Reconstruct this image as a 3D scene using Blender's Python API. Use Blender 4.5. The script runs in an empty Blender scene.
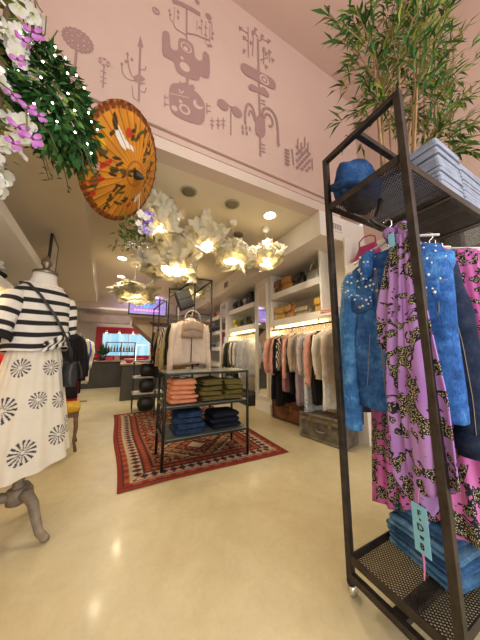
import bpy, bmesh, math, random
from mathutils import Vector, Matrix, noise
sc = bpy.context.scene
COL = sc.collection
PI = math.pi
def R(d): return math.radians(d)

# ------------------------------------------------------------------ helpers
class MB:
    def __init__(s): s.v=[]; s.f=[]; s.c=[]; s.sm=[]
    def add(s, vs, fs, col=None, smooth=True):
        b=len(s.v); s.v+= [tuple(p) for p in vs]
        s.c += (col if isinstance(col,list) else [col or (1,1,1)]*len(vs))
        for f in fs: s.f.append(tuple(i+b for i in f)); s.sm.append(smooth)
    def box(s, x0,x1,y0,y1,z0,z1):
        s.add([(x0,y0,z0),(x1,y0,z0),(x1,y1,z0),(x0,y1,z0),(x0,y0,z1),(x1,y0,z1),(x1,y1,z1),(x0,y1,z1)],
              [(0,3,2,1),(4,5,6,7),(0,1,5,4),(1,2,6,5),(2,3,7,6),(3,0,4,7)],smooth=False)
    def bar(s,p0,p1,w,h,up=(0,0,1)):
        p0=Vector(p0);p1=Vector(p1);d=(p1-p0).normalized();u=Vector(up)
        if abs(d.dot(u))>.95: u=Vector((0,1,0))
        a=d.cross(u).normalized();b=a.cross(d)
        q=[]
        for p in (p0,p1):
            for i,j in((-1,-1),(1,-1),(1,1),(-1,1)): q.append(p+a*i*w/2+b*j*h/2)
        s.add(q,[(3,2,1,0),(4,5,6,7),(0,1,5,4),(1,2,6,5),(2,3,7,6),(3,0,4,7)],smooth=False)
    def loft(s, rings, c0=True, c1=True, cols=None, smooth=True):
        n=len(rings[0]); vs=[p for r in rings for p in r]; fs=[]
        for i in range(len(rings)-1):
            for j in range(n):
                k=(j+1)%n; fs.append((i*n+j,i*n+k,(i+1)*n+k,(i+1)*n+j))
        if c0: fs.append(tuple(range(n-1,-1,-1)))
        if c1: fs.append(tuple((len(rings)-1)*n+j for j in range(n)))
        s.add(vs,fs,cols,smooth)
    def tube(s,pts,r,n=8,flat=1.0):
        pts=[Vector(p) for p in pts]; rr=r if isinstance(r,(list,tuple)) else [r]*len(pts)
        rings=[];ref=None
        for i,p in enumerate(pts):
            d=(pts[min(i+1,len(pts)-1)]-pts[max(i-1,0)]).normalized()
            if ref is None: ref=Vector((0,0,1)) if abs(d.z)<.9 else Vector((0,1,0))
            a=d.cross(ref)
            if a.length<1e-4: a=d.cross(Vector((1,.3,0)))
            a.normalize(); b=a.cross(d).normalized(); ref=b
            rings.append([p+(a*math.cos(t)+b*math.sin(t)*flat)*rr[i] for t in [2*PI*k/n for k in range(n)]])
        s.loft(rings)
    def lathe(s,prof,o=(0,0,0),n=20,axis=None):
        o=Vector(o)
        M=Matrix.Identity(3) if axis is None else Vector((0,0,1)).rotation_difference(Vector(axis)).to_matrix()
        s.loft([[o+M@Vector((r*math.cos(2*PI*k/n),r*math.sin(2*PI*k/n),z)) for k in range(n)] for r,z in prof])
    def ball(s,c,r,n=10,m=7):
        rx,ry,rz=r if isinstance(r,(tuple,list)) else (r,r,r)
        s.loft([[(c[0]+rx*math.sin(PI*i/m)*math.cos(2*PI*k/n),c[1]+ry*math.sin(PI*i/m)*math.sin(2*PI*k/n),c[2]-rz*math.cos(PI*i/m)) for k in range(n)] for i in [.12]+list(range(1,m))+[m-.12]])
    def sheet(s,fn,nu,nv,th=.004,colfn=None,smooth=True):
        P=[[Vector(fn(i/nu,j/nv)) for j in range(nv+1)] for i in range(nu+1)]
        vs=[];cs=[]
        for side in (1,-1):
            for i in range(nu+1):
                for j in range(nv+1):
                    du=P[min(i+1,nu)][j]-P[max(i-1,0)][j]; dv=P[i][min(j+1,nv)]-P[i][max(j-1,0)]
                    nn=du.cross(dv)
                    if nn.length>1e-9: nn.normalize()
                    vs.append(P[i][j]+nn*side*th/2); cs.append(colfn(i/nu,j/nv) if colfn else (1,1,1))
        w=nv+1;o=(nu+1)*w;fs=[]
        for i in range(nu):
            for j in range(nv):
                a,b,c,d=i*w+j,(i+1)*w+j,(i+1)*w+j+1,i*w+j+1
                fs.append((a,b,c,d)); fs.append((o+d,o+c,o+b,o+a))
        for i in range(nu):
            for j in (0,nv):
                a,b=i*w+j,(i+1)*w+j; fs.append((b,a,o+a,o+b) if j==0 else (a,b,o+b,o+a))
        for j in range(nv):
            for i in (0,nu):
                a,b=i*w+j,i*w+j+1; fs.append((a,b,o+b,o+a) if i==0 else (b,a,o+a,o+b))
        s.add(vs,fs,cs,smooth)
    def leaf(s,p,d,up,L,W,bend=.25,col=(1,1,1)):
        p=Vector(p);d=Vector(d).normalized();a=d.cross(Vector(up))
        if a.length<1e-3:a=d.cross(Vector((1,0,0)))
        a.normalize();u=a.cross(d)
        m=p+d*L*.45+u*L*bend*.35;q=p+d*L-u*L*bend*.3
        s.add([p,m+a*W/2-u*W*.15,m,m-a*W/2-u*W*.15,q],[(0,1,2),(0,2,3),(1,4,2),(2,4,3)],col)
    def build(s,name,mat,parent=None,off=None,bevel=0,seg=2,rot=None):
        me=bpy.data.meshes.new(name)
        vs=s.v if off is None else [(a-off[0],b-off[1],c-off[2]) for a,b,c in s.v]
        me.from_pydata(vs,[],s.f); me.polygons.foreach_set('use_smooth',s.sm)
        if any(c!=(1,1,1) for c in s.c):
            at=me.color_attributes.new('Col','FLOAT_COLOR','POINT')
            at.data.foreach_set('color',[x for c in s.c for x in (c[0],c[1],c[2],1)])
        me.materials.append(mat); me.update()
        o=bpy.data.objects.new(name,me); COL.objects.link(o)
        if parent: o.parent=parent
        if bevel:
            m=o.modifiers.new('bevel','BEVEL');m.width=bevel;m.segments=seg;m.limit_method='ANGLE'
        return o
def tag(o,label,cat,group=None,kind=None):
    if label:o['label']=label
    if cat:o['category']=cat
    if group:o['group']=group
    if kind:o['kind']=kind
    return o
def thing(name,label,cat,loc=(0,0,0),rz=0,group=None):
    o=bpy.data.objects.new(name,None);COL.objects.link(o);o.empty_display_size=.05
    o.location=loc;o.rotation_euler=(0,0,rz);return tag(o,label,cat,group)
def struct(name,mb,mat,parent=None,bevel=0):
    o=mb.build(name,mat,parent,bevel=bevel)
    if not parent:o['kind']='structure'
    return o
def dup(root,loc=None,rz=None,label=None,group=None):
    r=root.copy();COL.objects.link(r)
    if loc is not None:r.location=loc
    if rz is not None:r.rotation_euler=(0,0,rz)
    if label:r['label']=label
    if group:r['group']=group
    for ch in list(root.children):
        c=ch.copy();COL.objects.link(c);c.parent=r
        for g in list(ch.children):
            d=g.copy();COL.objects.link(d);d.parent=c
    return r
def boxm(x0,x1,y0,y1,z0,z1):
    m=MB();m.box(x0,x1,y0,y1,z0,z1);return m
def rrect(hx,hy,r,z,n=4,cx=0,cy=0):
    r=min(r,hx*.99,hy*.99);pts=[]
    for sx,sy,a in((1,1,0),(-1,1,90),(-1,-1,180),(1,-1,270)):
        for k in range(n+1):
            t=R(a+90*k/n);pts.append((cx+sx*(hx-r)+r*math.cos(t),cy+sy*(hy-r)+r*math.sin(t),z))
    return pts

# ------------------------------------------------------------------ materials
def newmat(name):
    m=bpy.data.materials.new(name);m.use_nodes=True;nt=m.node_tree
    b=nt.nodes['Principled BSDF'];return m,nt,b
def N(nt,t,**k):
    n=nt.nodes.new(t)
    for a,v in k.items():setattr(n,a,v)
    return n
def coords(nt,scale=1.0,space='Object'):
    tc=N(nt,'ShaderNodeTexCoord');mp=N(nt,'ShaderNodeMapping')
    sc_=(scale,)*3 if not isinstance(scale,tuple) else scale
    mp.inputs['Scale'].default_value=sc_;nt.links.new(tc.outputs[space],mp.inputs[0]);return mp.outputs[0]
def ntex(nt,vec,scale,detail=4,rough=.55,dist=0):
    n=N(nt,'ShaderNodeTexNoise');n.inputs['Scale'].default_value=scale;n.inputs['Detail'].default_value=detail
    n.inputs['Roughness'].default_value=rough;n.inputs['Distortion'].default_value=dist;nt.links.new(vec,n.inputs['Vector']);return n
def ramp(nt,fac,stops,interp='LINEAR'):
    r=N(nt,'ShaderNodeValToRGB');e=r.color_ramp.elements;r.color_ramp.interpolation=interp
    e[0].position,e[0].color=stops[0][0],(*stops[0][1],1);e[1].position,e[1].color=stops[1][0],(*stops[1][1],1)
    for p,c in stops[2:]:
        q=e.new(p);q.color=(*c,1)
    nt.links.new(fac,r.inputs[0]);return r.outputs[0]
def mix(nt,fac,a,b,mode='MIX'):
    m=N(nt,'ShaderNodeMix',data_type='RGBA',blend_type=mode)
    for i,x in((6,a),(7,b)):
        if isinstance(x,tuple):m.inputs[i].default_value=(*x[:3],1)
        else:nt.links.new(x,m.inputs[i])
    if isinstance(fac,float):m.inputs[0].default_value=fac
    else:nt.links.new(fac,m.inputs[0])
    return m.outputs[2]
def bump(nt,b,h,st=.2,d=.01):
    n=N(nt,'ShaderNodeBump');n.inputs['Strength'].default_value=st;n.inputs['Distance'].default_value=d
    nt.links.new(h,n.inputs['Height']);nt.links.new(n.outputs[0],b.inputs['Normal'])
def shade(c,k):return tuple(min(1,x*k) for x in c)
_mc={}
def M(name,c,rough=.6,metal=0,var=.12,scale=6,bst=.15,bsc=60,spec=.5):
    if name in _mc:return _mc[name]
    m,nt,b=newmat(name);v=coords(nt)
    n=ntex(nt,v,scale);col=ramp(nt,n.outputs[0],[(.3,shade(c,1-var)),(.7,shade(c,1+var))])
    nt.links.new(col,b.inputs['Base Color']);b.inputs['Roughness'].default_value=rough;b.inputs['Metallic'].default_value=metal
    b.inputs['Specular IOR Level'].default_value=spec
    if bst:bump(nt,b,ntex(nt,v,bsc,2).outputs[0],bst,.004)
    _mc[name]=m;return m
def cloth(name,c,var=.16):
    return M(name,c,.88,0,var,14,.25,160,.15)
def colattr(name,rough=.85,var=.1,scale=40,bst=.2,bsc=150,sheen=0):
    if name in _mc:return _mc[name]
    m,nt,b=newmat(name);v=coords(nt);a=N(nt,'ShaderNodeAttribute');a.attribute_name='Col'
    n=ntex(nt,v,scale);k=ramp(nt,n.outputs[0],[(.3,(1-var,)*3),(.7,(1+var*.5,)*3)])
    nt.links.new(mix(nt,1.0,a.outputs['Color'],k,'MULTIPLY'),b.inputs['Base Color']);b.inputs['Roughness'].default_value=rough
    b.inputs['Specular IOR Level'].default_value=.2
    bump(nt,b,ntex(nt,v,bsc,2).outputs[0],bst,.004);_mc[name]=m;return m
def emit(name,c,s):
    if name in _mc:return _mc[name]
    m,nt,b=newmat(name);b.inputs['Base Color'].default_value=(*c,1);b.inputs['Emission Color'].default_value=(*c,1);b.inputs['Emission Strength'].default_value=s
    _mc[name]=m;return m
def denim(name,c,var=.4):
    if name in _mc:return _mc[name]
    m,nt,b=newmat(name);v=coords(nt);n=ntex(nt,v,13,6,.72);n2=ntex(nt,coords(nt,(1,1,.25)),220,2)
    col=ramp(nt,n.outputs[0],[(.32,shade(c,1-var*1.2)),(.50,c),(.66,(c[0]*(1+var*4),c[1]*(1+var*2.6),c[2]*(1+var*1.2)))])
    tw=ramp(nt,n2.outputs[0],[(.35,(.75,.75,.78)),(.65,(1.15,1.15,1.1))])
    nt.links.new(mix(nt,1.0,col,tw,'MULTIPLY'),b.inputs['Base Color']);b.inputs['Roughness'].default_value=.85;b.inputs['Specular IOR Level'].default_value=.15
    bump(nt,b,ntex(nt,v,90,3).outputs[0],.35,.004);_mc[name]=m;return m
def leopard(name,base,base2,sc_=7.0,cut=.5):
    m,nt,b=newmat(name);v=coords(nt)
    n=ntex(nt,v,sc_,2.2,.5,1.6);n3=ntex(nt,v,sc_*.35,2)
    vo=N(nt,'ShaderNodeTexVoronoi');vo.inputs['Scale'].default_value=sc_*17;nt.links.new(v,vo.inputs['Vector'])
    spots=ramp(nt,vo.outputs['Distance'],[(.0,(.62,.56,.36)),(.36,(.5,.46,.3)),(.46,(.012,.012,.02)),(1,(.01,.01,.015))])
    bs=ramp(nt,n3.outputs[0],[(.35,base),(.65,base2)])
    mk=N(nt,'ShaderNodeMapRange');mk.inputs[1].default_value=cut+.028;mk.inputs[2].default_value=cut+.034;nt.links.new(n.outputs[0],mk.inputs[0])
    ed=N(nt,'ShaderNodeMapRange');ed.inputs[1].default_value=cut;ed.inputs[2].default_value=cut+.006;nt.links.new(n.outputs[0],ed.inputs[0])
    c=mix(nt,ed.outputs[0],bs,(.015,.012,.03));c=mix(nt,mk.outputs[0],c,spots)
    nt.links.new(c,b.inputs['Base Color']);b.inputs['Roughness'].default_value=.75;b.inputs['Specular IOR Level'].default_value=.25
    bump(nt,b,ntex(nt,v,120,2).outputs[0],.12,.003);return m

WALLPINK=(.60,.435,.375)
m_mural_wall=M('pink_plaster',WALLPINK,.9,0,.05,1.2,.12,25,.2)
m_cream=M('cream_paint',(.80,.74,.66),.75,0,.04,1.5,.06,30,.3)
m_ceil=M('ceiling_paint',(.76,.68,.54),.85,0,.04,.9,.06,20,.2)
m_white=M('white_lacquer',(.84,.80,.73),.45,0,.03,3,.03,20,.4)
m_metal=M('dark_steel',(.06,.05,.045),.38,.75,.35,18,.12,80)
m_steel=M('grey_steel',(.035,.033,.031),.4,.8,.3,14,.1,70)
m_chrome=M('chrome',(.75,.75,.75),.2,1,.05,10,0)
m_paintA=M('mural_paint',(.53,.36,.35),.9,0,.07,3,.1,25,.2)
def mural_mats():return m_paintA
# floor
def floor_mat():
    m,nt,b=newmat('polished_concrete');v=coords(nt)
    n=ntex(nt,v,1.1,6,.62,.6);n2=ntex(nt,v,7,6,.7,.5);n3=ntex(nt,coords(nt,(1,.25,1)),26,4)
    c=ramp(nt,n.outputs[0],[(.30,(.49,.40,.225)),(.5,(.575,.495,.31)),(.70,(.65,.58,.395))])
    c2=ramp(nt,n2.outputs[0],[(.3,(.90,.89,.87)),(.66,(1.04,1.04,1.03))])
    c=mix(nt,1.0,c,c2,'MULTIPLY')
    n4=ntex(nt,v,48,5,.75);c=mix(nt,1.0,c,ramp(nt,n4.outputs[0],[(.3,(.955,.95,.94)),(.6,(1.015,1.015,1.01))]),'MULTIPLY')
    w=N(nt,'ShaderNodeTexVoronoi',feature='DISTANCE_TO_EDGE');w.inputs['Scale'].default_value=.42
    nd=ntex(nt,v,2.2,3);vm=N(nt,'ShaderNodeVectorMath',operation='MULTIPLY_ADD');vm.inputs[1].default_value=(.35,.35,0)
    nt.links.new(nd.outputs['Color'],vm.inputs[0]);nt.links.new(v,vm.inputs[2]);nt.links.new(vm.outputs[0],w.inputs['Vector'])
    cr=ramp(nt,w.outputs['Distance'],[(0,(.99,.99,.985)),(.004,(1,1,1))]);c=mix(nt,1.0,c,cr,'MULTIPLY')
    nt.links.new(c,b.inputs['Base Color'])
    rr=ramp(nt,n2.outputs[0],[(.3,(.33,)*3),(.7,(.40,)*3)]);nt.links.new(rr,b.inputs['Roughness'])
    b.inputs['Coat Weight'].default_value=.12;b.inputs['Coat Roughness'].default_value=.12
    bump(nt,b,n3.outputs[0],.06,.004);return m
m_floor=floor_mat()
# ------------------------------------------------------------------ the room
struct('floor',boxm(-2.6,3.05,-2.2,9.6,-.1,0),m_floor)
YM=1.9
wm=struct('wall_front_upper',boxm(-2.4,3.05,YM,YM+.16,3.13,5.2),m_mural_wall)
struct('trim_1',boxm(-2.4,3.05,YM-.035,YM+.14,3.085,3.13),m_mural_wall,bevel=.008)
struct('trim_2',boxm(-2.4,3.05,YM-.012,YM+.14,3.015,3.075),m_mural_wall,bevel=.006)
m_trim=M('trim_paint',(.66,.54,.46),.75,0,.04,1.5,.06,30,.3)
struct('beam_header',boxm(-2.4,2.5,YM,YM+.16,2.9,3.085),m_trim)
struct('ceiling_upper',boxm(-2.6,3.05,-2.2,YM+.02,5.2,5.3),m_mural_wall)
struct('ceiling',boxm(-2.6,3.05,YM+.16,9.6,2.9,3.0),m_ceil)
struct('beam_upper',boxm(2.68,2.97,-2.2,YM,4.98,5.2),m_mural_wall)
struct('wall_right_upper',boxm(2.97,3.05,-2.2,YM,2.6,5.2),m_mural_wall)
struct('wall_right',boxm(2.97,3.05,-2.2,9.6,0,2.6),m_cream)
struct('wall_right_deep',boxm(2.97,3.05,YM,9.6,2.6,2.9),m_cream)
m=MB()  # left wall, slightly angled
def LX(y,d=0):return -.70-.086*(y-1.77)-d
m.add([(LX(y,.5+t),y,z) for y in(-2.2,9.6) for t in(0,.1) for z in(0,5.2)],[(0,1,5,4),(2,6,7,3),(0,2,3,1),(4,5,7,6),(1,3,7,5),(0,4,6,2)],smooth=False)
struct('wall_left',m,m_ceil)
so=boxm(2.1,2.97,YM-.005,9.3,2.57,2.9);struct('soffit_right',so,m_cream)
m=MB()
a0,a1=(-.385,1.88),(-.78,7.4)
m.add([(x,y,z) for z in(2.5,2.92) for x,y in((a0[0],a0[1]),(a1[0],a1[1]),(-1.9,a1[1]),(-1.9,a0[1]))],[(0,1,2,3),(7,6,5,4),(0,4,5,1),(1,5,6,2),(2,6,7,3),(3,7,4,0)],smooth=False)
struct('soffit_left',m,m_ceil)
# mural painted on the upper wall
MURAL = [["E",[[-0.491,3.581],[0.02,0.02]],0],
["E",[[-0.458,3.584],[0.018,0.018]],0],
["E",[[-0.478,3.612],[0.018,0.018]],0],
["E",[[-0.512,3.609],[0.018,0.018]],0],
["E",[[-0.526,3.578],[0.018,0.018]],0],
["E",[[-0.506,3.55],[0.018,0.018]],0],
["E",[[-0.472,3.553],[0.018,0.018]],0],
["E",[[-0.429,3.593],[0.017,0.017]],0],
["E",[[-0.442,3.621],[0.017,0.017]],0],
["E",[[-0.466,3.64],[0.017,0.017]],0],
["E",[[-0.497,3.645],[0.017,0.017]],0],
["E",[[-0.526,3.636],[0.017,0.017]],0],
["E",[[-0.547,3.614],[0.017,0.017]],0],
["E",[[-0.556,3.584],[0.017,0.017]],0],
["E",[[-0.55,3.554],[0.017,0.017]],0],
["E",[[-0.531,3.53],[0.017,0.017]],0],
["E",[[-0.503,3.518],[0.017,0.017]],0],
["E",[[-0.472,3.52],[0.017,0.017]],0],
["E",[[-0.446,3.536],[0.017,0.017]],0],
["E",[[-0.43,3.563],[0.017,0.017]],0],
["E",[[-0.402,3.607],[0.016,0.016]],0],
["E",[[-0.415,3.633],[0.016,0.016]],0],
["E",[[-0.435,3.655],[0.016,0.016]],0],
["E",[[-0.46,3.669],[0.016,0.016]],0],
["E",[[-0.489,3.674],[0.016,0.016]],0],
["E",[[-0.518,3.671],[0.016,0.016]],0],
["E",[[-0.544,3.658],[0.016,0.016]],0],
["E",[[-0.566,3.638],[0.016,0.016]],0],
["E",[[-0.58,3.613],[0.016,0.016]],0],
["E",[[-0.585,3.584],[0.016,0.016]],0],
["E",[[-0.582,3.555],[0.016,0.016]],0],
["E",[[-0.569,3.529],[0.016,0.016]],0],
["E",[[-0.549,3.507],[0.016,0.016]],0],
["E",[[-0.524,3.493],[0.016,0.016]],0],
["E",[[-0.495,3.488],[0.016,0.016]],0],
["E",[[-0.466,3.491],[0.016,0.016]],0],
["E",[[-0.44,3.504],[0.016,0.016]],0],
["E",[[-0.418,3.524],[0.016,0.016]],0],
["E",[[-0.404,3.549],[0.016,0.016]],0],
["E",[[-0.399,3.578],[0.016,0.016]],0],
["S",[[-0.495,3.494],[-0.491,3.374],[-0.49,3.265]],0.019,0],
["E",[[-0.306,3.498],[0.044,0.044]],0],
["S",[[-0.306,3.498],[-0.221,3.498]],0.008,1],
["S",[[-0.306,3.498],[-0.263,3.572]],0.008,1],
["S",[[-0.306,3.498],[-0.348,3.572]],0.008,1],
["S",[[-0.306,3.498],[-0.391,3.498]],0.008,1],
["S",[[-0.306,3.498],[-0.349,3.424]],0.008,1],
["S",[[-0.306,3.498],[-0.264,3.424]],0.008,1],
["E",[[-0.306,3.498],[0.01,0.01]],1],
["S",[[-0.304,3.458],[-0.296,3.25]],0.01,0],
["S",[[-0.304,3.402],[-0.328,3.401]],0.009,0],
["S",[[-0.304,3.396],[-0.283,3.405]],0.009,0],
["S",[[-0.3,3.348],[-0.324,3.348]],0.009,0],
["S",[[-0.3,3.343],[-0.279,3.351]],0.009,0],
["S",[[-0.297,3.304],[-0.321,3.304]],0.009,0],
["S",[[-0.297,3.299],[-0.276,3.307]],0.009,0],
["S",[[-0.051,3.932],[-0.041,3.589],[-0.028,3.273]],0.018,0],
["P",[[-0.071,3.834],[-0.057,3.97],[-0.022,3.857]],0],
["S",[[-0.178,3.543],[-0.171,3.482],[-0.128,3.441],[-0.052,3.47]],0.01,0],
["S",[[-0.143,3.679],[-0.127,3.57],[-0.095,3.493],[-0.053,3.493]],0.01,0],
["E",[[-0.179,3.566],[0.011,0.018]],0],
["E",[[-0.144,3.698],[0.011,0.018]],0],
["E",[[-0.106,3.665],[0.011,0.018]],0],
["E",[[-0.15,3.614],[0.011,0.018]],0],
["P",[[-0.087,3.498],[-0.039,3.562],[0.012,3.535],[-0.028,3.466],[-0.076,3.462]],0],
["S",[[-0.042,3.608],[0.007,3.629],[0.007,3.671]],0.009,0],
["S",[[-0.035,3.394],[0.014,3.385],[0.023,3.45]],0.008,0],
["S",[[-0.033,3.454],[0.008,3.492]],0.009,0],
["S",[[-0.09,3.399],[-0.074,3.285],[-0.041,3.281]],0.007,0],
["S",[[0.201,4.603],[0.288,4.639],[0.404,4.666],[0.491,4.671]],0.054,0],
["E",[[0.06,4.351],[0.035,0.039]],0],
["E",[[0.454,4.811],[0.027,0.03]],0],
["E",[[0.583,4.722],[0.036,0.04]],0],
["E",[[0.043,4.351],[0.009,0.009]],1],
["E",[[0.074,4.35],[0.008,0.008]],1],
["E",[[0.058,4.336],[0.008,0.008]],1],
["S",[[0.346,4.633],[0.359,4.236]],0.017,0],
["S",[[0.182,4.491],[0.184,4.375],[0.212,4.341],[0.229,4.36],[0.226,4.541]],0.005,0],
["S",[[0.226,4.357],[0.239,4.294],[0.291,4.289],[0.352,4.294]],0.009,0],
["S",[[0.366,4.324],[0.452,4.378],[0.533,4.392],[0.602,4.42]],0.015,0],
["S",[[0.263,4.549],[0.268,4.411]],0.005,0],
["S",[[0.457,4.567],[0.461,4.435]],0.006,0],
["S",[[0.507,4.633],[0.512,4.415]],0.006,0],
["S",[[0.553,4.634],[0.56,4.329]],0.006,0],
["S",[[0.622,4.678],[0.627,4.442]],0.007,0],
["S",[[0.598,4.607],[0.603,4.325]],0.006,0],
["E",[[0.508,4.597],[0.014,0.014]],0],
["E",[[0.555,4.547],[0.014,0.014]],0],
["E",[[0.597,4.657],[0.015,0.015]],0],
["E",[[0.636,4.536],[0.015,0.015]],0],
["E",[[0.63,4.469],[0.015,0.015]],0],
["E",[[0.557,4.45],[0.014,0.014]],0],
["E",[[0.586,4.337],[0.015,0.015]],0],
["E",[[0.49,4.495],[0.014,0.014]],0],
["E",[[0.618,4.36],[0.014,0.014]],0],
["E",[[0.264,4.514],[0.013,0.013]],0],
["E",[[0.18,4.454],[0.012,0.012]],0],
["E",[[0.191,4.416],[0.012,0.012]],0],
["E",[[0.267,4.445],[0.012,0.012]],0],
["P",[[0.126,4.139],[0.144,4.183],[0.182,4.198],[0.198,4.169],[0.208,4.024],[0.258,4.025],[0.285,4.067],[0.277,4.18],[0.305,4.223],[0.396,4.243],[0.435,4.212],[0.447,4.084],[0.495,4.071],[0.53,4.11],[0.531,4.211],[0.559,4.244],[0.606,4.217],[0.613,3.936],[0.555,3.902],[0.511,3.908],[0.505,3.847],[0.463,3.811],[0.393,3.796],[0.307,3.784],[0.266,3.818],[0.252,3.892],[0.199,3.894],[0.138,3.885]],0],
["E",[[0.359,4.14],[0.056,0.056]],1],
["E",[[0.359,4.14],[0.045,0.045]],2],
["E",[[0.354,4.123],[0.022,0.022]],3],
["E",[[0.352,3.899],[0.05,0.05]],1],
["E",[[0.321,3.985],[0.016,0.016]],1],
["P",[[0.365,3.791],[0.398,3.8],[0.394,3.7],[0.376,3.693]],0],
["P",[[0.299,3.709],[0.335,3.697],[0.367,3.731],[0.401,3.713],[0.438,3.754],[0.466,3.705],[0.398,3.641],[0.325,3.639]],0],
["P",[[0.23,3.617],[0.263,3.656],[0.362,3.702],[0.475,3.684],[0.531,3.646],[0.568,3.588],[0.572,3.405],[0.531,3.327],[0.405,3.298],[0.298,3.299],[0.235,3.33],[0.216,3.533]],0],
["E",[[0.368,3.417],[0.054,0.054]],1],
["E",[[0.368,3.417],[0.036,0.036]],2],
["E",[[0.411,3.417],[0.012,0.012]],3],
["E",[[0.398,3.447],[0.012,0.012]],3],
["E",[[0.368,3.46],[0.012,0.012]],3],
["E",[[0.338,3.447],[0.012,0.012]],3],
["E",[[0.325,3.417],[0.012,0.012]],3],
["E",[[0.338,3.387],[0.012,0.012]],3],
["E",[[0.368,3.374],[0.012,0.012]],3],
["E",[[0.398,3.387],[0.012,0.012]],3],
["E",[[0.274,3.376],[0.028,0.028]],1],
["E",[[0.495,3.545],[0.049,0.049]],1],
["E",[[0.509,3.567],[0.035,0.035]],2],
["E",[[0.326,3.482],[0.018,0.018]],1],
["S",[[0.227,3.515],[0.403,3.57]],0.008,1],
["S",[[0.307,3.615],[0.323,3.565],[0.35,3.616]],0.011,1],
["S",[[0.216,3.458],[0.176,3.443]],0.008,0],
["S",[[0.182,3.471],[0.184,3.415]],0.008,0],
["S",[[0.219,3.386],[0.179,3.371]],0.008,0],
["S",[[0.185,3.399],[0.187,3.343]],0.008,0],
["S",[[0.627,3.604],[0.58,3.586]],0.01,0],
["S",[[0.587,3.617],[0.588,3.555]],0.01,0],
["S",[[0.629,3.542],[0.581,3.524]],0.01,0],
["S",[[0.588,3.555],[0.59,3.493]],0.01,0],
["S",[[0.646,3.476],[0.649,3.344]],0.01,0],
["S",[[0.623,3.432],[0.671,3.449]],0.008,0],
["S",[[0.624,3.388],[0.672,3.396]],0.008,0],
["S",[[0.711,3.511],[0.713,3.377]],0.011,0],
["S",[[0.687,3.466],[0.737,3.484]],0.008,0],
["S",[[0.688,3.422],[0.738,3.43]],0.008,0],
["S",[[0.77,3.543],[0.772,3.407]],0.011,0],
["S",[[0.745,3.497],[0.796,3.516]],0.008,0],
["S",[[0.746,3.453],[0.797,3.461]],0.008,0],
["S",[[0.856,3.707],[0.858,3.374]],0.013,0],
["S",[[0.701,3.656],[0.767,3.76],[0.856,3.716],[0.928,3.758],[0.974,3.726]],0.012,0],
["E",[[0.764,3.697],[0.065,0.065]],0],
["E",[[0.928,3.7],[0.065,0.065]],0],
["S",[[1.212,4.907],[1.218,4.251],[1.223,3.814],[1.226,3.286]],0.027,0],
["P",[[0.953,4.896],[1.002,4.901],[0.96,4.824]],0],
["P",[[1.002,4.8],[1.052,4.803],[1.009,4.728]],0],
["P",[[1.002,4.608],[1.051,4.61],[1.009,4.537]],0],
["P",[[1.123,4.953],[1.175,4.959],[1.129,4.879]],0],
["P",[[1.161,5.044],[1.214,5.051],[1.168,4.969]],0],
["P",[[1.096,4.794],[1.147,4.798],[1.102,4.721]],0],
["P",[[1.256,5.019],[1.311,5.025],[1.263,4.942]],0],
["P",[[1.355,5.022],[1.412,5.028],[1.361,4.944]],0],
["P",[[1.273,4.829],[1.327,4.833],[1.279,4.753]],0],
["P",[[1.311,4.797],[1.366,4.801],[1.317,4.721]],0],
["P",[[1.364,4.856],[1.42,4.86],[1.37,4.779]],0],
["P",[[1.41,4.767],[1.467,4.771],[1.416,4.691]],0],
["P",[[1.307,4.595],[1.362,4.597],[1.314,4.521]],0],
["S",[[1.075,4.979],[1.076,4.533]],0.011,0],
["S",[[0.985,4.867],[1.071,4.877]],0.01,0],
["S",[[1.027,4.765],[1.077,4.764]],0.011,0],
["S",[[1.148,4.93],[1.134,4.594]],0.012,0],
["S",[[1.13,4.983],[1.216,4.931]],0.011,0],
["S",[[1.244,4.952],[1.382,4.976]],0.011,0],
["S",[[1.3,4.853],[1.288,4.585]],0.012,0],
["S",[[1.38,4.872],[1.379,4.669]],0.012,0],
["S",[[1.223,4.876],[1.283,4.962]],0.012,0],
["S",[[1.239,4.61],[1.357,4.734]],0.011,0],
["S",[[1.054,4.337],[1.216,4.356],[1.389,4.375]],0.16,0],
["E",[[1.295,4.358],[0.067,0.067]],1],
["E",[[1.295,4.358],[0.047,0.047]],2],
["E",[[1.295,4.358],[0.023,0.023]],3],
["P",[[1.074,4.145],[1.123,4.191],[1.214,4.189],[1.29,4.259],[1.369,4.186],[1.352,4.138],[1.269,4.125],[1.213,4.129],[1.14,4.099],[1.08,4.091]],0],
["P",[[1.169,3.777],[1.227,3.823],[1.293,3.823],[1.3,3.605],[1.259,3.539],[1.205,3.53],[1.156,3.55]],0],
["S",[[1.168,3.731],[1.148,3.844],[1.093,3.912],[1.044,3.848],[1.027,3.707],[1.033,3.6]],0.029,0],
["S",[[1.158,3.708],[1.134,3.783],[1.096,3.829],[1.075,3.733]],0.021,0],
["S",[[1.256,3.832],[1.265,3.928],[1.341,3.997],[1.437,3.961],[1.477,3.841],[1.48,3.549]],0.034,0],
["S",[[1.285,3.812],[1.309,3.898],[1.37,3.902],[1.407,3.841],[1.397,3.762],[1.344,3.742]],0.027,0],
["P",[[1.461,3.558],[1.508,3.57],[1.479,3.513]],0],
["S",[[0.997,3.571],[0.997,3.524]],0.023,0],
["S",[[1.043,3.585],[1.043,3.538]],0.024,0],
["S",[[1.091,3.596],[1.09,3.548]],0.024,0],
["S",[[1.003,3.507],[1.003,3.46]],0.023,0],
["S",[[1.05,3.521],[1.049,3.473]],0.023,0],
["S",[[1.237,4.04],[1.305,4.058]],0.012,0],
["S",[[1.237,3.996],[1.304,4.013]],0.011,0],
["S",[[1.228,3.448],[1.293,3.458]],0.011,0],
["S",[[1.228,3.396],[1.292,3.405]],0.01,0],
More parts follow.
